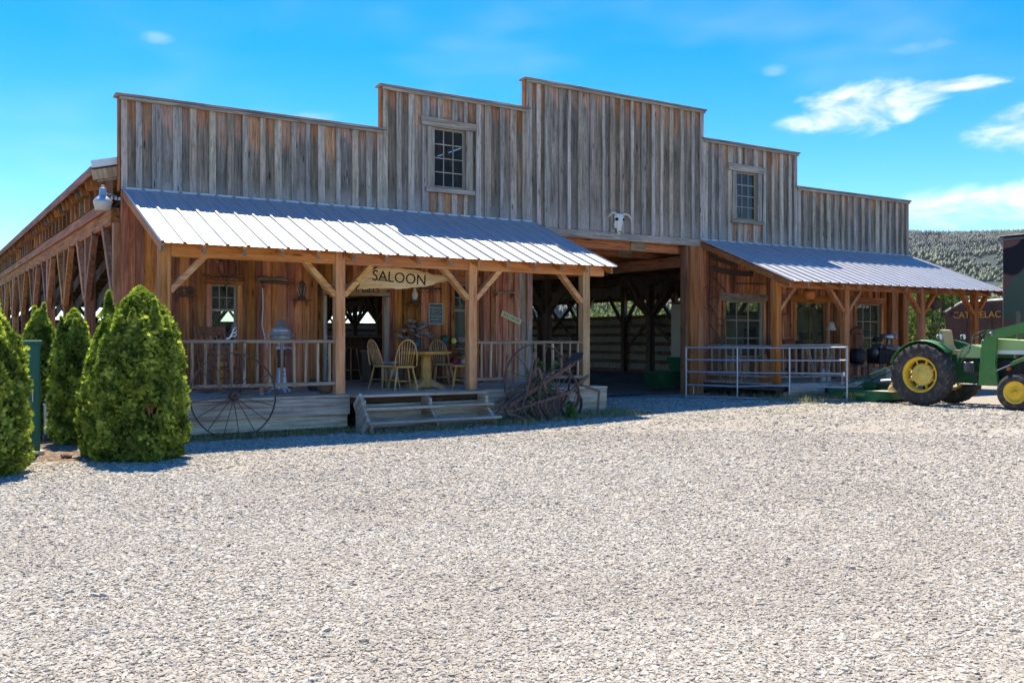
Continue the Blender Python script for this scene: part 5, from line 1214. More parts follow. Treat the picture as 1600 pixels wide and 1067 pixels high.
# fenders over the rear wheels
for s in (-1, 1):
    fm = MB(); pr1 = []
    for i in range(13):
        a = R(160-i*118/12); pr1.append((.80*math.cos(a), .71+.80*math.sin(a)))
    vs = []
    for (x, z) in pr1: vs += [(x, s*.50, z), (x, s*.80, z-.02)]
    fm.add(vs, [(2*i, 2*i+2, 2*i+3, 2*i+1) for i in range(12)], True)
    f_ = fm.build('fender', 'green_dark' if s > 0 else 'green_paint', tr); f_.modifiers.new('thick', 'SOLIDIFY').thickness = .012
    MB().prism([(.80*math.cos(R(160)), .85)]+[(x*.99, z) for x, z in pr1]+[(.55, .95)], s*.49, s*.505, 'y').build('fender_side', 'green_dark', tr)
    ly = s*.56; hl = MB().lathe([(0, 0), (.045, .01), (.062, .05), (.064, .07)], 16, Matrix.Translation((.28, ly, 1.57)) @ Matrix.Rotation(R(90), 4, 'Y')).build('work_lamp', 'green_dark', tr)
    MB().lathe([(.06, .0), (.055, .012), (0, .02)], 16, Matrix.Translation((.35, ly, 1.57)) @ Matrix.Rotation(R(90), 4, 'Y')).build('lens', 'lens_white', hl)
    hb = MB().lathe([(.055, -.01), (.058, .0), (.0, .02)], 16, Matrix.Translation((.28, ly, 1.57)) @ Matrix.Rotation(R(-90), 4, 'Y')).build('lens', 'lens_white', hl)
# seat, steering wheel, levers
MB().prism([(.20, 1.20), (.62, 1.16), (.66, 1.22), (.60, 1.27), (.34, 1.28), (.27, 1.40), (.22, 1.72), (.15, 1.74), (.13, 1.68), (.15, 1.30)], -.22, .22, 'y').build('seat', 'seat_vinyl', tr)
MB().prism([(.20, 1.36), (.27, 1.38), (.235, 1.66), (.18, 1.66)], -.235, -.22, 'y').build('seat_side', 'seat_vinyl', tr)
B('seat_pedestal', (.40, 0, 1.10), (.30, .30, .18), 'green_dark')
sw_ = MB().tube([(.19*math.cos(a), .19*math.sin(a), 0) for a in (2*math.pi*i/24 for i in range(24))], .014, 7, closed=True).build('steering_wheel', 'black', tr, (.96, 0, 1.62), (0, R(-32), 0))
for k in range(3):
    a = k*2.094; MB().tube([(0, 0, -.02), (.18*math.cos(a), .18*math.sin(a), 0)], .008, 5).build('spoke', 'black', sw_)
MB().tube([(.96, 0, 1.60), (1.12, 0, 1.34)], .022, 8).build('steering_column', 'black', tr)
for (a, b) in (((.62, -.34, 1.02), (.80, -.36, 1.38)), ((.70, -.36, 1.0), (.92, -.38, 1.30)), ((.85, -.3, 1.2), (.98, -.34, 1.62)), ((.9, .3, 1.2), (.98, .3, 1.6))):
    l_ = MB().tube([a, b], .010, 6).build('lever', 'metal_dull', tr); MB().lathe([(0, 0), (.018, .01), (.018, .03), (0, .045)], 8, Matrix.Translation(b)).build('knob', 'black', l_)
B('step_plate', (.95, -.42, .52), (.42, .26, .025), 'metal_dull', .004); B('valve_block', (.90, -.34, .90), (.22, .12, .22), 'metal_dull', .01)
for k in range(5): MB().tube([(.84+.05*k, -.40, .98), (.90+.04*k, -.50, .86-.04*k), (1.05+.03*k, -.48, .72), (1.15, -.40, .60+.03*k)], .011, 6).build('hose', 'black', tr)
MB().tube([(1.75, .12, 1.45), (1.75, .12, 2.05), (1.72, .12, 2.12)], .035, 10).build('exhaust_pipe', 'rust', tr)
MB().lathe([(0, 0), (.045, .0), (.05, .10), (.04, .12), (0, .12)], 14, Matrix.Translation((1.72, -.22, .88)) @ Matrix.Rotation(R(90), 4, 'X')).build('oil_filter', 'orange_paint', tr)
# loader: mast, arm, ram, bucket
for s in (-1, 1):
    y0, y1 = (s*.50, s*.40) if s > 0 else (-.50, -.40)
    MB().prism([(1.16, .50), (1.58, .50), (1.52, 1.0), (1.56, 1.70), (1.36, 1.72), (1.22, 1.30)], y0, y1, 'y').build('loader_mast', 'green_paint', tr)
    am = MB().prism([(1.42, 1.52), (1.50, 1.72), (2.55, 1.99), (2.62, 1.98), (2.62, 1.78), (2.52, 1.74)], y0-s*(-.02), y1+s*(.08)-.0, 'y').build('loader_arm', 'green_paint', tr)
    MB().beam((2.56, (y0+y1)/2+s*.05, 1.86), (3.75, (y0+y1)/2+s*.05, .55), .10, .18, up=(0, 1, 0)).build('loader_boom', 'green_paint', tr)
    MB().lathe([(0, -.13), (.05, -.13), (.05, .13), (0, .13)], 12, Matrix.Translation((1.46, (y0+y1)/2, 1.62)) @ RX).build('pivot_pin', 'metal_dull', tr)
    MB().beam((1.85, s*.47, .98), (2.95, s*.47, 1.48), .08, .08).build('ram_cylinder', 'green_paint', tr); MB().tube([(1.50, s*.47, .82), (1.90, s*.47, 1.0)], .018, 8).build('ram_rod', 'galv', tr)
    B('mast_foot', (1.36, s*.33, .56), (.40, .20, .12), 'green_dark')
MB().prism([(3.55, .50), (3.62, .06), (4.25, .05), (4.25, .07), (3.72, .16), (3.66, .62)], -.85, .85, 'y').build('bucket', 'green_paint', tr)
# three-point hitch
for s in (-1, 1):
    MB().beam((-.10, s*.24, .52), (-.92, s*.40, .50), .04, .08).build('lift_arm', 'green_dark', tr); MB().tube([(-.1, s*.28, 1.12), (-.60, s*.36, .54)], .022, 7).build('lift_rod', 'metal_dull', tr)
MB().tube([(-.15, 0, 1.10), (-.85, 0, 1.0)], .025, 7).build('top_link', 'metal_dull', tr)

# ---------------------------------------------------------------- rotary mower behind the tractor
mw = thing('rotary_mower', 'low green rotary mower deck hitched behind the tractor', 'mower', (3.98, -3.85, .17), R(6)); mw.scale = (.9,)*3
deck_poly = [(-.85, -.66), (-.55, -.92), (.55, -.92), (.85, -.66), (.85, .55), (.55, .80), (-.55, .80), (-.85, .55)]
MB().prism(deck_poly, .05, .25, 'z').build('deck', 'mower_green', mw)
MB().prism([(x*.97, y*.97) for x, y in deck_poly], .25, .262, 'z').build('deck_top', 'mower_green', mw)
link('lettering', text_mesh('JOHN DEERE', .10, .001, 'yellow_letter'), mw, (-.853, -.12, .16), (R(90), 0, R(-90)))
MB().box(-.90, -.50, -1.12, -.62, .262, .272).build('shield_plate', 'cream', mw); MB().bev((0, -.1, .36), (.34, .34, .20), .04).build('gearbox', 'green_dark', mw)
MB().tube([(0, -.25, .42), (0, -.62, .46), (0, -.70, .47)], [.085, .085, .075], 12).build('shaft_guard', 'metal_dull', mw); MB().tube([(0, -.70, .47), (0, -1.55, .56)], .045, 9).build('drive_shaft', 'cream', mw)
for s in (-1, 1):
    MB().beam((s*.30, -1.02, .95), (s*.42, .55, .30), .05, .025, up=(0, 0, 1)).build('brace_strap', 'mower_green', mw); MB().beam((s*.32, -1.0, .30), (s*.28, -1.05, 1.0), .05, .07).build('hitch_mast', 'mower_green', mw)
    MB().bev((s*.84, -.05, .07), (.03, 1.25, .14), .006).build('skid', 'mower_green', mw)
MB().lathe([(0, -.06), (.14, -.06), (.16, -.03), (.16, .03), (.14, .06), (0, .06)], 18, Matrix.Translation((0, 1.1, .15)) @ Matrix.Rotation(R(90), 4, 'Y')).build('tail_wheel', 'rubber', mw); MB().beam((0, .7, .30), (0, 1.1, .18), .06, .05).build('tail_arm', 'mower_green', mw)
MB().lathe([(.10, 0), (.12, .02), (.08, .12), (.04, .17), (.04, .20)], 12, Matrix.Translation((-.62, -.98, .272))).build('blade_cover', 'seat_vinyl', mw)

# ---------------------------------------------------------------- right porch things
def saw(label, x0, z0, x1, z1, wd, bow):
    t = thing('crosscut_saw', label, 'saw', ((x0+x1)/2, -.05, (z0+z1)/2)); L = math.hypot(x1-x0, z1-z0)/2; a = math.atan2(z1-z0, x1-x0); P = []
    for i in range(13): u = -1+i/6; P.append((u*L, wd/2+bow*(1-u*u)))
    for i in range(40): u = 1-i/19.5; P.append((u*L, -wd/2+bow*(1-u*u)-(.018 if i % 2 else 0)))
    MB().prism(P, -.003, .003, 'y', Matrix.Rotation(-a, 4, 'Y')).build('blade', 'iron', t)
    for s in (-1, 1): MB().tube([Matrix.Rotation(-a, 4, 'Y') @ Vector((s*L*.98, 0, -.06)), Matrix.Rotation(-a, 4, 'Y') @ Vector((s*L*.99, 0, .10))], .016, 7).build('handle', 'chair_dark', t)
saw('short dark crosscut saw, upper of two above the right porch window', 2.84, 3.60, 3.72, 3.42, .10, .0); saw('long dark crosscut saw, lower of two above the right porch window', 2.93, 3.30, 4.42, 3.22, .13, -.04)
hp = thing('iron_hoop', 'thin iron hoop hung on the wall beside the right passage post', 'hoop', (2.86, -.05, 2.55)); torus(.30, .010, 36, 6, 'y').build('hoop', 'iron', hp); MB().tube([(0, 0, .30), (0, .03, .34)], .008, 5).build('nail', 'iron', hp)
def tool(name, label, a, b, head, cat='tool'):
    a, b = Vector(a), Vector(b); t = thing(name, label, cat, a); d = b-a
    MB().tube([(0, 0, 0), d*.5+Vector((0, -.01, 0)), d], [.016, .018, .014], 7).build('handle', 'shelf_wood', t)
    e = d.normalized(); s = Vector((0, 1, 0)).cross(e)
    if head == 'sickle': MB().tube([d, d+e*.05+s*.10, d+e*.0+s*.24, d-e*.12+s*.36], [.012, .018, .014, .004], 6).build('blade', 'iron', t)
    elif head == 'rake':
        MB().beam(d-s*.2, d+s*.2, .025, .025).build('head', 'iron', t)
        for k in range(7): MB().tube([d+s*(-.18+.06*k), d+s*(-.18+.06*k)+Vector((0, -.01, 0))+e*.08], .005, 4).build('tine', 'iron', t)
    else: MB().prism([(-.08, -.02), (.08, -.02), (.09, .16), (0, .22), (-.09, .16)], -.006, .006, 'y', Matrix.Translation(d) @ Matrix.Rotation(math.atan2(e.x, e.z), 4, 'Y')).build('blade', 'iron', t)
tool('hay_knife', 'slanting old hand tool hung highest beside the passage post', (3.42, -.06, 2.72), (2.84, -.06, 3.16), 'sickle'); tool('grass_hook', 'slanting hand tool hung in the middle of the hoop', (3.10, -.06, 2.04), (2.80, -.08, 2.42), 'sickle'); tool('spade', 'short spade leaning at the foot of the tool wall', (2.84, -.06, 1.90), (3.18, -.10, 1.50), 'spade')
tool('garden_fork', 'upright fork leaning left of the right porch window', (3.30, -.16, .55), (3.34, -.06, 2.02), 'rake'); tool('hoe', 'thin hoe leaning left of the right porch window', (3.20, -.16, .55), (3.24, -.06, 1.86), 'rake'); tool('hay_rake', 'long hay rake hung level above the right porch window', (4.88, -.07, 2.96), (3.70, -.07, 2.93), 'rake')
tool('pitchfork', 'long pitchfork leaning against the wall by the cream lampshade', (6.50, -.4, .55), (6.72, -.06, 2.15), 'spade')
pc = jar('gas_cylinder', 'orange gas cylinder standing behind the right porch railing', 'gas cylinder', (2.95, -1.75, .50), [(.09, 0), (.12, .03), (.125, .10), (.125, .46), (.10, .54), (.04, .58)], 'orange_paint', 18, parts=(('collar', [(.06, .57), (.065, .66), (.06, .66)], 'orange_paint'),))
jar('white_canister', 'white canister beside the orange gas cylinder', 'canister', (3.30, -1.75, .50), [(.055, 0), (.06, .01), (.06, .28), (.03, .33), (.03, .36)], 'tin_white', parts=(('cap', [(.034, .36), (.034, .39), (0, .39)], 'dark_grey'),))
hb_ = thing('hanging_pot', 'orange pot hanging under the right porch eave', 'pot', (4.10, -2.10, 2.46)); MB().lathe([(.06, 0), (.12, .04), (.15, .11), (.14, .19), (.11, .22), (.10, .21)], 18).build('bowl', 'orange_paint', hb_)
for k in range(3): MB().tube([(.13*math.cos(k*2.1), .13*math.sin(k*2.1), .19), (0, 0, .62)], .004, 4).build('hanger', 'iron', hb_)
ww = thing('bicycle_wheel', 'rusty wire wheel hung on the wall behind the orange pot', 'wheel', (5.48, -.07, 2.42)); torus(.27, .012, 36, 6, 'y').build('rim', 'rust', ww); torus(.04, .02, 14, 6, 'y').build('hub', 'rust', ww)
for k in range(14): MB().tube([(.03*math.cos(k*.449), 0, .03*math.sin(k*.449)), (.265*math.cos(k*.449+.2), 0, .265*math.sin(k*.449+.2))], .004, 4).build('spoke', 'rust', ww)
wk = thing('workbench', 'old plank workbench against the right porch wall under the wire wheel', 'workbench', (5.20, -.55, .50))
MB().bev((0, 0, .80), (1.5, .55, .05), .008).build('top', 'driftwood', wk); MB().bev((0, 0, .25), (1.35, .45, .03), .006).build('lower_shelf', 'shelf_wood', wk)
for sx in (-1, 1):
    for sy in (-1, 1): MB().bev((sx*.66, sy*.21, .39), (.07, .07, .78), .006).build('leg', 'shelf_wood', wk)
vc = thing('bench_vice', 'dark bench vice and iron pieces on the workbench', 'vice', (5.45, -.62, 1.325)); MB().bev((0, 0, .10), (.12, .26, .10), .02).build('body', 'iron', vc); MB().bev((0, -.20, .12), (.14, .06, .12), .01).build('jaw', 'iron', vc); MB().tube([(-.12, -.27, .10), (.12, -.27, .10)], .009, 6).build('handle', 'iron', vc); MB().lathe([(.08, 0), (.08, .03), (.05, .06)], 12).build('base', 'iron', vc)
cn = thing('paint_tin', 'stained pale tin standing on the workbench', 'tin', (4.85, -.55, 1.325)); MB().lathe([(.075, 0), (.075, .16), (.07, .165), (0, .165)], 16).build('body', 'tin', cn); MB().lathe([(.077, .16), (.078, .175), (.06, .178)], 16).build('rim', 'galv', cn)
tp_ = thing('red_toolbox', 'faded red toolbox on the workbench', 'toolbox', (5.05, -.62, 1.325)); MB().bev((0, 0, .07), (.42, .18, .14), .01).build('body', 'rust', tp_); MB().prism([(-.09, .14), (.09, .14), (.04, .19), (-.04, .19)], -.21, .21, 'x').build('lid', 'red_paint', tp_); MB().tube([(-.12, 0, .19), (-.1, 0, .22), (.1, 0, .22), (.12, 0, .19)], .008, 5).build('handle', 'galv', tp_)
lp = thing('standing_lamp', 'cream fabric lampshade on a dark stand by the right porch post', 'lamp', (6.10, -1.15, .50)); MB().lathe([(.13, 1.25), (.06, 1.47), (.055, 1.47), (.125, 1.25)], 18, None, True, False).build('shade', 'cream', lp); MB().tube([(0, 0, .03), (0, 0, 1.30)], .014, 7).build('pole', 'iron', lp); MB().lathe([(.14, 0), (.14, .02), (.02, .05), (0, .05)], 16).build('base', 'iron', lp)
for i, (x, lab) in enumerate(((4.58, 'white plastic bottle, left of a pair behind the right railing'), (4.78, 'white plastic bottle, right of a pair behind the right railing'))): jar('bottle', lab, 'bottle', (x, -2.12, .50), [(.06, 0), (.065, .02), (.065, .20), (.03, .27), (.025, .31)], 'tin_white', 14, parts=(('cap', [(.028, .31), (.028, .34), (0, .34)], 'blue_glass'),))
# engines standing on the ground past the deck
e1 = thing('black_motor', 'black round-faced motor on a small stand beside the gate end', 'motor', (6.10, -1.95, .50)); e1.scale = (.78,)*3
MB().lathe([(0, -.22), (.22, -.22), (.26, -.18), (.27, .10), (.20, .22), (0, .22)], 22, Matrix.Translation((0, 0, .75)) @ RX).build('housing', 'engine', e1)
for k in range(5): MB().bev((0, -.01+.0, .0), (.26-.03*abs(k-2), .012, .016), .003).build('vent_slot', 'metal_dull', e1, (0, .235-.47, .66+.045*k))
MB().bev((0, 0, .44), (.50, .40, .05), .01).build('stand_top', 'metal_dull', e1)
for sx in (-1, 1):
    for sy in (-1, 1): MB().bev((sx*.21, sy*.16, .21), (.04, .04, .42), .005).build('stand_leg', 'metal_dull', e1)
MB().tube([(-.15, -.15, 1.0), (-.05, -.15, 1.12), (.1, -.1, 1.02), (.2, -.1, 1.06)], .014, 6).build('cable', 'metal_dull', e1)
e2 = thing('old_engine', 'large old engine block with silver air cleaner beside the tractor wheel', 'engine', (7.35, -1.75, .50)); e2.scale = (.80,)*3
MB().bev((0, 0, .72), (.85, .55, .48), .04).build('block', 'engine', e2); MB().bev((.05, 0, 1.03), (.66, .40, .14), .04).build('valve_cover', 'metal_dull', e2); MB().lathe([(0, 0), (.26, 0), (.27, .03), (.27, .13), (.25, .16), (.06, .17), (0, .20)], 26, Matrix.Translation((.30, -.05, 1.28))).build('air_cleaner', 'silver_engine', e2)
MB().lathe([(0, 0), (.16, 0), (.16, .10), (.12, .13), (0, .13)], 18, Matrix.Translation((-.28, -.05, 1.20))).build('intake_pot', 'engine', e2); MB().tube([(-.2, -.3, 1.0), (.1, -.36, .95), (.4, -.34, 1.0), (.55, -.3, .9)], [.05, .06, .06, .05], 10).build('exhaust_manifold', 'silver_engine', e2)
MB().lathe([(0, -.05), (.16, -.05), (.17, 0), (.16, .05), (0, .05)], 20, Matrix.Translation((-.46, -.05, .85)) @ Matrix.Rotation(R(90), 4, 'Y')).build('pulley', 'metal_dull', e2); MB().tube([(.3, -.05, 1.10), (.3, -.05, 1.30)], .07, 10).build('carburettor', 'metal_dull', e2)
for k in range(4): MB().bev((-.30+.2*k, -.285, .66), (.12, .03, .26), .01).build('rib', 'engine', e2)
for sx in (-1, 1):
    for sy in (-1, 1): MB().bev((sx*.36, sy*.22, .24), (.07, .07, .48), .006).build('stand_leg', 'metal_dull', e2)
cr = thing('grey_crate', 'low grey wooden crate on the ground below the old engine', 'crate', (6.85, -2.30, .50)); cr.scale = (.8,)*3
for z in (.07, .19, .31): MB().bev((0, -.25, z), (.9, .02, .10), .004).build('slat', 'grey_deck_x', cr); MB().bev((0, .25, z), (.9, .02, .10), .004).build('slat', 'grey_deck_x', cr)
for x in (-.43, .43): MB().bev((x, 0, .19), (.02, .48, .36), .004).build('end_board', 'grey_deck_y', cr)
MB().bev((0, 0, .02), (.86, .46, .02), .003).build('bottom_board', 'grey_deck_x', cr)
sdl = thing('leather_saddle', 'dark leather saddle hung on the wall by the last right window', 'saddle', (8.30, -.20, 1.55)); MB().tube([(-.18, 0, .15), (-.05, -.1, .22), (.12, -.1, .18), (.2, -.05, .28)], [.06, .11, .10, .04], 10).build('seat', 'chair_dark', sdl); MB().prism([(-.14, .1), (.14, .1), (.18, -.35), (0, -.48), (-.16, -.35)], -.16, -.14, 'y').build('flap', 'chair_dark', sdl); MB().tube([(0, -.16, -.4), (.0, -.17, -.62)], .012, 6).build('stirrup_strap', 'chair_dark', sdl)
# posts that stand at the right wall end
for (x, wd) in ((10.20, .30), (10.72, .26)): MB().bev((0, 0, 0), (wd, .12, 3.2), .01).build('corner_post', 'timber_z', barn, (x, -.10, 1.95))
# hanging things between the last right porch posts
def hanging(name, label, x, z, kind):
    t = thing(name, label, 'hanging basket' if kind else 'chain', (x, -2.35, z))
    MB().tube([(0, 0, 2.83-z), (0, 0, .12)], .008, 5).build('cord', 'iron', t)
    if kind: MB().lathe([(.02, -.18), (.12, -.12), (.16, 0), (.13, .10), (.03, .16)], 14).build('basket', 'basket', t)
    else:
        for k in range(6): torus(.035, .014, 10, 6, 'y' if k % 2 else 'x').build('link', 'iron', t, (0, 0, .10-.055*k))
        MB().lathe([(0, -.30), (.07, -.27), (.05, -.2), (.02, -.18)], 10).build('weight', 'iron', t)
hanging('hanging_basket', 'dark round basket hanging between the last right porch posts', 8.80, 2.46, 1); hanging('hanging_chain', 'dark chain hanging right of the round basket', 9.15, 2.42, 0); hanging('hanging_chain', 'dark chain hanging nearest the last right porch post', 9.55, 2.42, 0)
# inside the passage
wbr = thing('green_wheelbarrow', 'dark green hopper cart standing inside the right of the passage', 'cart', (2.75, 1.15, .19))
MB().prism([(-.62, .10), (.10, .10), (.22, .50), (-.70, .50), (-.80, .42)], -.30, .30, 'y').build('tray', 'green_dark', wbr); MB().prism([(.12, .50), (.18, .30), (.52, .30), (.60, .86), (.0, .86)], -.28, .28, 'y').build('hopper', 'mower_green', wbr)
tyre = MB().lathe([(.10, -.04), (.19, -.05), (.22, 0), (.19, .05), (.10, .04)], 22, Matrix.Translation((.55, -.33, .22)) @ RX).build('wheel', 'rubber', wbr); MB().lathe([(0, -.03), (.11, -.03), (.11, .03), (0, .03)], 16, Matrix.Translation((.55, -.33, .22)) @ RX).build('rim', 'metal_dull', tyre)
MB().tube([(.25, -.32, .45), (.15, -.36, .25), (.30, -.36, .06), (.75, -.36, .02)], .016, 7).build('frame', 'metal_dull', wbr)
fg = thing('pale_cabinet', 'tall pale beige cabinet inside the passage by the right post', 'cabinet', (4.62, 2.55, .19)); MB().bev((0, 0, 1.16), (.85, .60, 2.32), .02).build('body', 'fridge', fg); MB().bev((-.0, -.305, 1.16), (.78, .02, 2.20), .01).build('door', 'fridge', fg); MB().tube([(-.32, -.33, 1.0), (-.32, -.33, 1.35)], .012, 6).build('handle', 'metal_dull', fg); MB().bev((0, 0, 2.36), (.90, .64, .05), .01).build('top', 'shelf_wood', fg)
pcb = thing('pale_dresser', 'pale old dresser seen through the middle right window', 'dresser', (6.95, .60, .45)); MB().bev((0, 0, 1.0), (1.0, .40, 1.9), .015).build('body', 'fridge', pcb); MB().box(-.25, .30, -.205, -.195, 1.05, 1.25).build('niche', 'black', pcb); MB().bev((0, -.22, 1.0), (1.04, .08, .05), .01).build('ledge', 'beige', pcb)
for s in (-1, 1): MB().bev((s*.25, -.21, .5), (.46, .02, .85), .008).build('door', 'fridge', pcb)
p3 = thing('pale_cooker', 'pale enamel cooker seen through the first right window', 'cooker', (4.75, .70, .45)); MB().bev((0, 0, .85), (.75, .5, 1.7), .02).build('body', 'fridge', p3); MB().box(-.15, .28, -.256, -.25, .95, 1.35).build('oven_door', 'black', p3); MB().tube([(-.2, -.28, 1.40), (.3, -.28, 1.40)], .012, 6).build('handle', 'galv', p3)
# saloon: pale sheet and crate seen behind the left windows
cw = thing('dust_sheet', 'pale cloth-covered heap seen through the left porch window', 'sheet', (-9.05, .75, .59)); MB().prism([(-.5, 0), (.55, 0), (.50, 1.0), (.32, 1.25), (.22, 1.05), (.1, 1.12), (0, .98), (-.45, 1.0)], 0, .35, 'y').build('cloth', 'tin_white', cw); MB().beam((-.35, -.03, .75), (.15, -.03, 1.15), .03, .07).build('plank', 'timber_d', cw)
cw2 = thing('window_screen', 'white screen leaning behind the second porch window', 'screen', (-3.75, .55, .59)); MB().bev((0, 0, .85), (.9, .05, 1.6), .01, (R(-6), 0, 0)).build('board', 'white_paint', cw2); MB().bev((0, -.06, .40), (.95, .03, .75), .006, (R(-6), 0, 0)).build('lower_board', 'metal_dull', cw2)

# ---------------------------------------------------------------- box truck, trailer, far machines
tk = thing('camouflage_truck', 'tall box truck painted in camouflage at the right edge', 'truck', (10.62, -6.6, .15))
MB().bev((0, 0, 2.52), (2.45, 5.6, 2.86), .03).build('box_body', 'camouflage', tk)
MB().bev((0, 0, 3.975), (2.52, 5.68, .05), .01).build('roof_lip', 'black', tk)
for x in (-1.235, 1.235): MB().bev((x, 0, 3.90), (.03, 5.62, .06), .006).build('top_rail', 'metal_dull', tk)
MB().bev((0, 0, .95), (.9, 5.6, .25), .02).build('chassis', 'black', tk)
MB().bev((0, -3.75, 1.5), (2.2, 1.7, 1.7), .12).build('cab', 'camouflage', tk); MB().bev((0, -4.62, 1.85), (1.9, .03, .6), .01).build('windscreen', 'glass', tk)
for y in (1.6, -3.6):
    for x in (-.98, .98):
        w_ = MB().lathe([(.24, -.13), (.45, -.14), (.5, -.08), (.5, .08), (.45, .14), (.24, .13)], 26, Matrix.Translation((x, y, .5)) @ Matrix.Rotation(R(90), 4, 'Y')).build('wheel', 'rubber', tk); MB().lathe([(0, -.08), (.25, -.10), (.25, .10), (0, .08)], 18, Matrix.Translation((x, y, .5)) @ Matrix.Rotation(R(90), 4, 'Y')).build('rim', 'metal_dull', w_)
MB().lathe([(0, 0), (.055, 0), (.05, .03), (0, .04)], 14, Matrix.Translation((-1.225, 2.45, 1.52)) @ Matrix.Rotation(R(-90), 4, 'Y')).build('marker_lamp', 'tail_red', tk)
tl = thing('feed_trailer', 'brown steel trailer lettered CATTLELAC beyond the right porch end', 'trailer', (15.0, -.60, .1))
OUT = [(1.75, .55), (-2.6, .55), (-2.6, 2.72), (1.35, 2.60), (1.95, 2.28)]
for x in (0, 2.0): MB().prism(OUT, x-.02, x+.02, 'x').build('side_panel', 'trailer_brown', tl)
MB().box(.02, 1.98, -2.55, 1.70, .58, .66).build('floor', 'trailer_brown', tl); MB().box(.02, 1.98, 1.72, 1.76, .6, 2.2).build('tail_board', 'trailer_brown', tl)
for y in (1.2, .35, -.5, -1.35, -2.2): MB().bev((-.045, y, 1.55), (.05, .08, 1.9), .008).build('stiffener', 'trailer_brown', tl)
MB().tube([(-.04, -2.6, 2.74), (-.04, 1.35, 2.62), (-.04, 1.95, 2.30)], .035, 7).build('top_rail', 'tin', tl)
link('lettering', text_mesh('CATTLELAC', .30, .004, 'letter_orange', 0., 1.0), tl, (-.074, .80, 2.20), (R(90), 0, R(-90)))
for y in (-1.2, -.2):
    for x in (.1, 1.9):
        w_ = MB().lathe([(.2, -.1), (.34, -.11), (.38, -.06), (.38, .06), (.34, .11), (.2, .1)], 22, Matrix.Translation((x, y, .38)) @ Matrix.Rotation(R(90), 4, 'Y')).build('wheel', 'rubber', tl); MB().lathe([(0, -.06), (.21, -.08), (.21, .08), (0, .06)], 16, Matrix.Translation((x, y, .38)) @ Matrix.Rotation(R(90), 4, 'Y')).build('rim', 'metal_dull', w_)
# red machines behind the right end of the barn
rm = thing('red_tractor', 'small red tractor glimpsed between the right porch posts', 'tractor', (17.5, 6.2, 0), R(20))
MB().bev((0, 0, 1.15), (1.3, .6, .5), .06).build('hood', 'red_paint', rm); MB().bev((-.9, 0, 1.0), (.8, 1.2, .25), .05).build('fender', 'red_paint', rm); MB().bev((-.7, 0, 1.45), (.4, .4, .4), .05).build('seat', 'black', rm)
for (x, y, r) in ((-.9, -.65, .6), (-.9, .65, .6), (.7, -.5, .38), (.7, .5, .38)):
    w_ = MB().lathe([(r*.55, -.1), (r*.9, -.12), (r, 0), (r*.9, .12), (r*.55, .1)], 22, Matrix.Translation((x, y, r)) @ RX).build('wheel', 'rubber', rm); MB().lathe([(0, -.06), (r*.57, -.08), (r*.57, .08), (0, .06)], 16, Matrix.Translation((x, y, r)) @ RX).build('rim', 'white_paint', w_)
rw_ = thing('red_wagon', 'low red wagon body behind the tractor seat', 'wagon', (14.2, 2.4, 0)); MB().bev((0, 0, .85), (1.6, 1.0, .45), .03).build('box', 'red_paint', rw_); MB().bev((0, 0, .55), (1.5, .9, .08), .01).build('frame', 'black', rw_)
for (x, y) in ((-.6, -.5), (-.6, .5), (.6, -.5), (.6, .5)): 
    w_ = MB().lathe([(.12, -.06), (.24, -.07), (.27, 0), (.24, .07), (.12, .06)], 18, Matrix.Translation((x, y, .27)) @ RX).build('wheel', 'rubber', rw_); MB().lathe([(0, -.04), (.13, -.05), (.13, .05), (0, .04)], 12, Matrix.Translation((x, y, .27)) @ RX).build('rim', 'tin', w_)
# ---------------------------------------------------------------- grass tufts and ground cover (uncountable)
def grass(name, label, spots, seed, mat='dry_grass', hgt=(.05, .16)):
    rng = np.random.default_rng(seed); C = []; D = []
    for (x0, x1, y0, y1, n) in spots:
        k = n//7; cx = rng.uniform(x0, x1, k); cy = rng.uniform(y0, y1, k)
        for a, b in zip(cx, cy):
            for _ in range(7): C.append((a+rng.normal()*.025, b+rng.normal()*.025, gh(a, b)-.01)); D.append((rng.normal()*.45, rng.normal()*.45, 1.))
    C = np.array(C); D = np.array(D); L = rng.uniform(*hgt, len(C))
    me = leaves(C, D, L, np.full(len(C), .007), np.clip(rng.normal(.5, .28, len(C)), 0, 1), rng, (0.,), name, mat)
    return tag(link(name, me), label, 'grass', kind='stuff')
grass('deck_grass', 'thin dry grass along the foot of the left deck', [(-10.9, -8.0, -3.15, -2.72, 2600), (-8.0, -5.4, -3.72, -3.35, 700), (-5.4, -2.5, -3.9, -2.8, 2600), (-3.2, -2.0, -3.8, -2.2, 500)], 5)
grass('deck_weeds', 'sparse green weeds along the foot of the left deck', [(-10.9, -8.0, -3.02, -2.72, 300), (-5.6, -2.6, -3.75, -2.8, 500), (-8.0, -5.4, -3.7, -3.4, 150)], 6, 'weed_leaf', (.04, .13))
grass('gate_grass', 'dry grass tufts under the tubular gate', [(1.2, 2.6, -2.4, -1.1, 250), (1.6, 3.2, -4.3, -2.5, 1100), (2.6, 3.6, -3.4, -2.7, 500), (3.0, 3.4, -4.4, -3.5, 120)], 7, 'dry_grass', (.06, .24))
grass('earth_litter', 'dry grass and litter on the bare earth between the cedars', [(-13.2, -11.6, -5.3, -1.0, 500)], 8, 'dry_grass', (.02, .05))
grass('yard_seedlings', 'scattered small green seedlings in the gravel', [(-6, 3, -6.2, -4.4, 420), (-3, 1, -5.6, -4.8, 300), (-9, 6, -9, -5, 300), (-12, 4, -14, -8, 260)], 9, 'weed_leaf', (.02, .045))

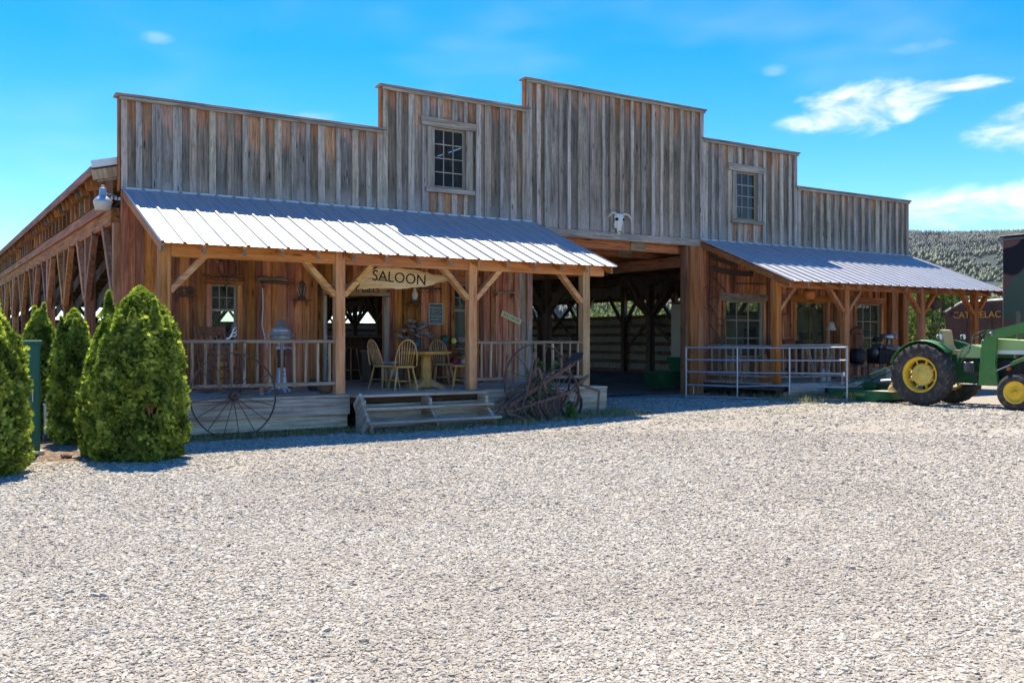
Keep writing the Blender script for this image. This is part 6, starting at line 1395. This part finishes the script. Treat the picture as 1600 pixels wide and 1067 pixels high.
# ---------------------------------------------------------------- trees and shrubs beyond the barn
def broadleaf(name, label, loc, H, Rr, seed, mat, n=2600, group='trees beyond the barn', leaf=.16):
    rng = np.random.default_rng(seed); t = thing(name, label, 'tree', loc, 0, group)
    tk_ = MB(); tk_.tube([(0, 0, -.2), (.05, 0, H*.2), (.0, .05, H*.45), (.08, 0, H*.8)], [.16*H/7, .12*H/7, .08*H/7, .02], 8)
    C = []; D = []
    for k in range(26):
        u = rng.uniform(.22, 1.); a = rng.uniform(0, 6.28); rr = Rr*math.sqrt(max(.05, 1-((u-.55)/.5)**2))*rng.uniform(.35, .95)
        c = np.array([rr*math.cos(a), rr*math.sin(a), H*u]); tk_.tube([(0, 0, H*(u*.6)), tuple(c*.6+np.array([0, 0, H*u*.25])*.4), tuple(c)], [.04*H/7, .025*H/7, .01], 5)
        m = n//26; p = rng.normal(size=(m, 3)); p = unit(p)*rng.uniform(.3, 1., (m, 1))**.5*np.array([Rr*.42, Rr*.42, H*.12]); C.append(c+p); D.append(p+rng.normal(size=(m, 3))*.5-np.array([0, 0, .2]))
    C = np.concatenate(C); D = np.concatenate(D); L = rng.uniform(.6, 1.3, len(C))*leaf
    tk_.build('trunk', 'bark', t)
    cl = np.array([mnoise.noise(Vector(c*.9)+Vector((seed, 0, 0))) for c in C])
    link('crown', leaves(C, D, L, L*.62, np.clip(.5+.5*cl+rng.normal(size=len(C))*.15, 0, 1), rng, (-.5, .5), 'crown', mat), t); return t
def conifer(label, loc, H, Rr, seed, group='conifers beyond the barn'):
    rng = np.random.default_rng(seed); t = thing('conifer_tree', label, 'tree', loc, 0, group)
    MB().tube([(0, 0, -.2), (0, 0, H)], [.02*H, .01], 7).build('trunk', 'bark', t); C = []; D = []
    for lv in range(20):
        u = .12+.86*lv/19; r = Rr*(1-u)**.8
        for k in range(9):
            a = rng.uniform(0, 6.28); m = 16; s = rng.uniform(.15, 1., m); dr = np.array([math.cos(a), math.sin(a), -.25])
            C.append(np.array([0, 0, H*u])+dr*r*s[:, None]+rng.normal(size=(m, 3))*.05*Rr); D.append(dr+rng.normal(size=(m, 3))*.5)
    C = np.concatenate(C); D = np.concatenate(D); L = rng.uniform(.10, .22, len(C))*Rr
    link('crown', leaves(C, D, L, L*.4, np.clip(rng.normal(.5, .22, len(C)), 0, 1), rng, (-.4, .4), 'crown', 'pine_leaf'), t); return t
TR = [('orchard_tree', 'pale leafy tree seen through the barn side gap, left part', (24., 29., 0), 6.0, 3.2, 'tree_leaf_pale'),
      ('orchard_tree', 'rounded pale tree seen through the barn side gap, middle', (27., 21., 0), 5.6, 3.4, 'tree_leaf_pale'),
      ('orchard_tree', 'open-branched tree seen through the barn side gap near the post', (24., 16., 0), 5.0, 2.8, 'tree_leaf_pale'),
      ('orchard_tree', 'dark green tree far left behind the barn gap', (30., 38., 0), 7.5, 3.4, 'tree_leaf'),
      ('orchard_tree', 'yellow-green tree behind the gap beside the pale cabinet', (34., 26., 0), 6.5, 3.2, 'tree_leaf_pale'),
      ('leafy_shrub', 'tall leafy shrub between the last right porch posts', (16.2, 2.6, 0), 3.1, 1.3, 'tree_leaf'),
      ('leafy_shrub', 'yellow-green bush behind the hanging basket', (19.5, 4.4, 0), 3.4, 1.6, 'tree_leaf_pale'),
      ('leafy_shrub', 'pale bush right of the hanging chains', (24.0, 5.2, 0), 3.0, 1.7, 'tree_leaf_pale'),
      ('leafy_shrub', 'round brown-green tree rising above the right porch roof edge', (62., 17.8, 0), 9.2, 3.2, 'tree_leaf')]
for i, (nm, lab, loc, H, Rr, mt) in enumerate(TR): broadleaf(nm, lab, loc, H, Rr, 60+i, mt, 3000 if H > 4 else 2600, leaf=.20 if H > 4 else .13)
for i, (x, y, H, lab) in enumerate(((36, 19, 6.2, 'slim conifer right of the pale trees behind the gap'), (44, 24, 8.5, 'taller dark conifer farther behind the gap'), (52, 36, 10, 'farthest conifer behind the barn gap'), (40, 44, 8, 'conifer seen past the back of the barn'))): conifer(lab, (x, y, 0), H, H*.17, 90+i)
# wire fence beyond the right end of the barn
fn = thing('wire_fence', 'wire stock fence with wooden posts beyond the right porch', 'fence', (0, 0, 0))
FP = [(13.5+i*2.4, 6.8-i*.55, 0) for i in range(8)]
for (x, y, z) in FP: MB().tube([(x, y, -.1), (x, y, 1.55)], .05, 7).build('post', 'grey_trim_z', fn)
for k in range(6): MB().tube([(x, y-.05, .25+.24*k) for (x, y, z) in FP], .006, 4).build('wire', 'galv', fn)
# log rails on posts far right
# ---------------------------------------------------------------- hills with forest
def hill_h(r, a):
    # a in degrees from +y towards +x; r distance from the camera
    base = sst(420, 2300, r)*1.0+.10*sst(420, 900, r)
    e = (203+10*math.sin(R(a)*9)+20*mnoise.noise(Vector((a*.06, 1.3, 0))))*sst(22, 50, a)
    h = base*e*.92+18*fractal((r*.0016, a*.05, 2), 5)*sst(500, 1200, r)
    return h-1.
V = []; AZ = lin(24, 130, 130); RD = [420, 520, 640, 780, 920, 1070, 1230, 1400, 1570, 1740, 1900, 2050, 2200, 2340, 2480, 2620]
for r in RD:
    for a in AZ: V.append((-14.1+r*math.sin(R(a)), -17.2+r*math.cos(R(a)), hill_h(r, a) if r < 2400 else hill_h(2400, a)-(r-2400)*.25))
n_ = len(AZ); F = [(j*n_+i, j*n_+i+1, (j+1)*n_+i+1, (j+1)*n_+i) for j in range(len(RD)-1) for i in range(n_-1)]
me = bpy.data.meshes.new('hills'); me.from_pydata(V, [], F); me.materials.append(M_['hillside']); me.polygons.foreach_set('use_smooth', [True]*len(F)); link('hills', me)['kind'] = 'structure'
rng = np.random.default_rng(77); VV = []; FF = []; TN = []; cnt = 0
def forest(n, a0, a1, r0, r1, dens_fn, hh, wk):
    for _ in range(n):
        a = rng.uniform(a0, a1); r = math.sqrt(rng.uniform(r0*r0, r1*r1))
        if rng.random() > dens_fn(r, a): continue
        x, y, z = -14.1+r*math.sin(R(a)), -17.2+r*math.cos(R(a)), hill_h(r, a)-.5; h = rng.uniform(*hh); w = h*rng.uniform(*wk); t0 = rng.uniform(0, 6.28); o = len(VV)
        for (zz, ww) in ((.12, 1.), (.55, .62)):
            for j in range(5): VV.append((x+w*ww*math.cos(t0+j*1.2566), y+w*ww*math.sin(t0+j*1.2566), z+h*zz))
        VV.append((x, y, z+h)); VV.append((x, y, z))
        tn = min(1, max(0, rng.normal(.45, .25)))
        for j in range(5):
            k = (j+1) % 5; FF.extend([(o+j, o+k, o+5+k), (o+j, o+5+k, o+5+j), (o+5+j, o+5+k, o+10), (o+k, o+j, o+11)]); TN.extend([tn]*4)
dn = lambda r, a: min(1., max(.04, .30+.75*sst(1300, 1750, r)+1.5*mnoise.noise(Vector((a*.45, r*.005, 4)))+.8*mnoise.noise(Vector((a*1.7, r*.016, 8)))))*(1 if r < 2250 else .55)
def flush(name, label, mat):
    me = np_mesh(name, np.array(VV), np.array(FF), np.array(TN), mat); tag(link(name, me), label, 'forest', kind='stuff'); VV.clear(); FF.clear(); TN.clear()
forest(30000, 38, 72, 1350, 2420, dn, (7, 13), (.15, .24)); forest(2500, 26, 38, 900, 2420, dn, (9, 17), (.16, .26)); forest(3000, 72, 120, 900, 2420, dn, (9, 17), (.16, .26))
flush('forest', 'dark conifer forest covering the upper hillside', 'forest_leaf')
forest(14000, 38, 72, 600, 1600, lambda r, a: max(.08, .45+1.3*mnoise.noise(Vector((a*.4, r*.006, 9)))), (4, 9), (.30, .55))
flush('hillside_grove', 'mixed lighter green scrub on the lower hillside', 'grove_leaf')
# air between here and the hills
m, T = newmat('air')
pv = T.n('ShaderNodeVolumePrincipled', {'Color': (.80, .88, 1., 1), 'Density': .000045, 'Anisotropy': .2})
T.n('ShaderNodeOutputMaterial', {'Volume': pv.outputs[0]})
hz = MB().box(-2750, 2750, -2750, 2750, -1.5, 300).build('haze', 'air'); hz['kind'] = 'stuff'; hz['label'] = 'thin blue summer haze over the valley'
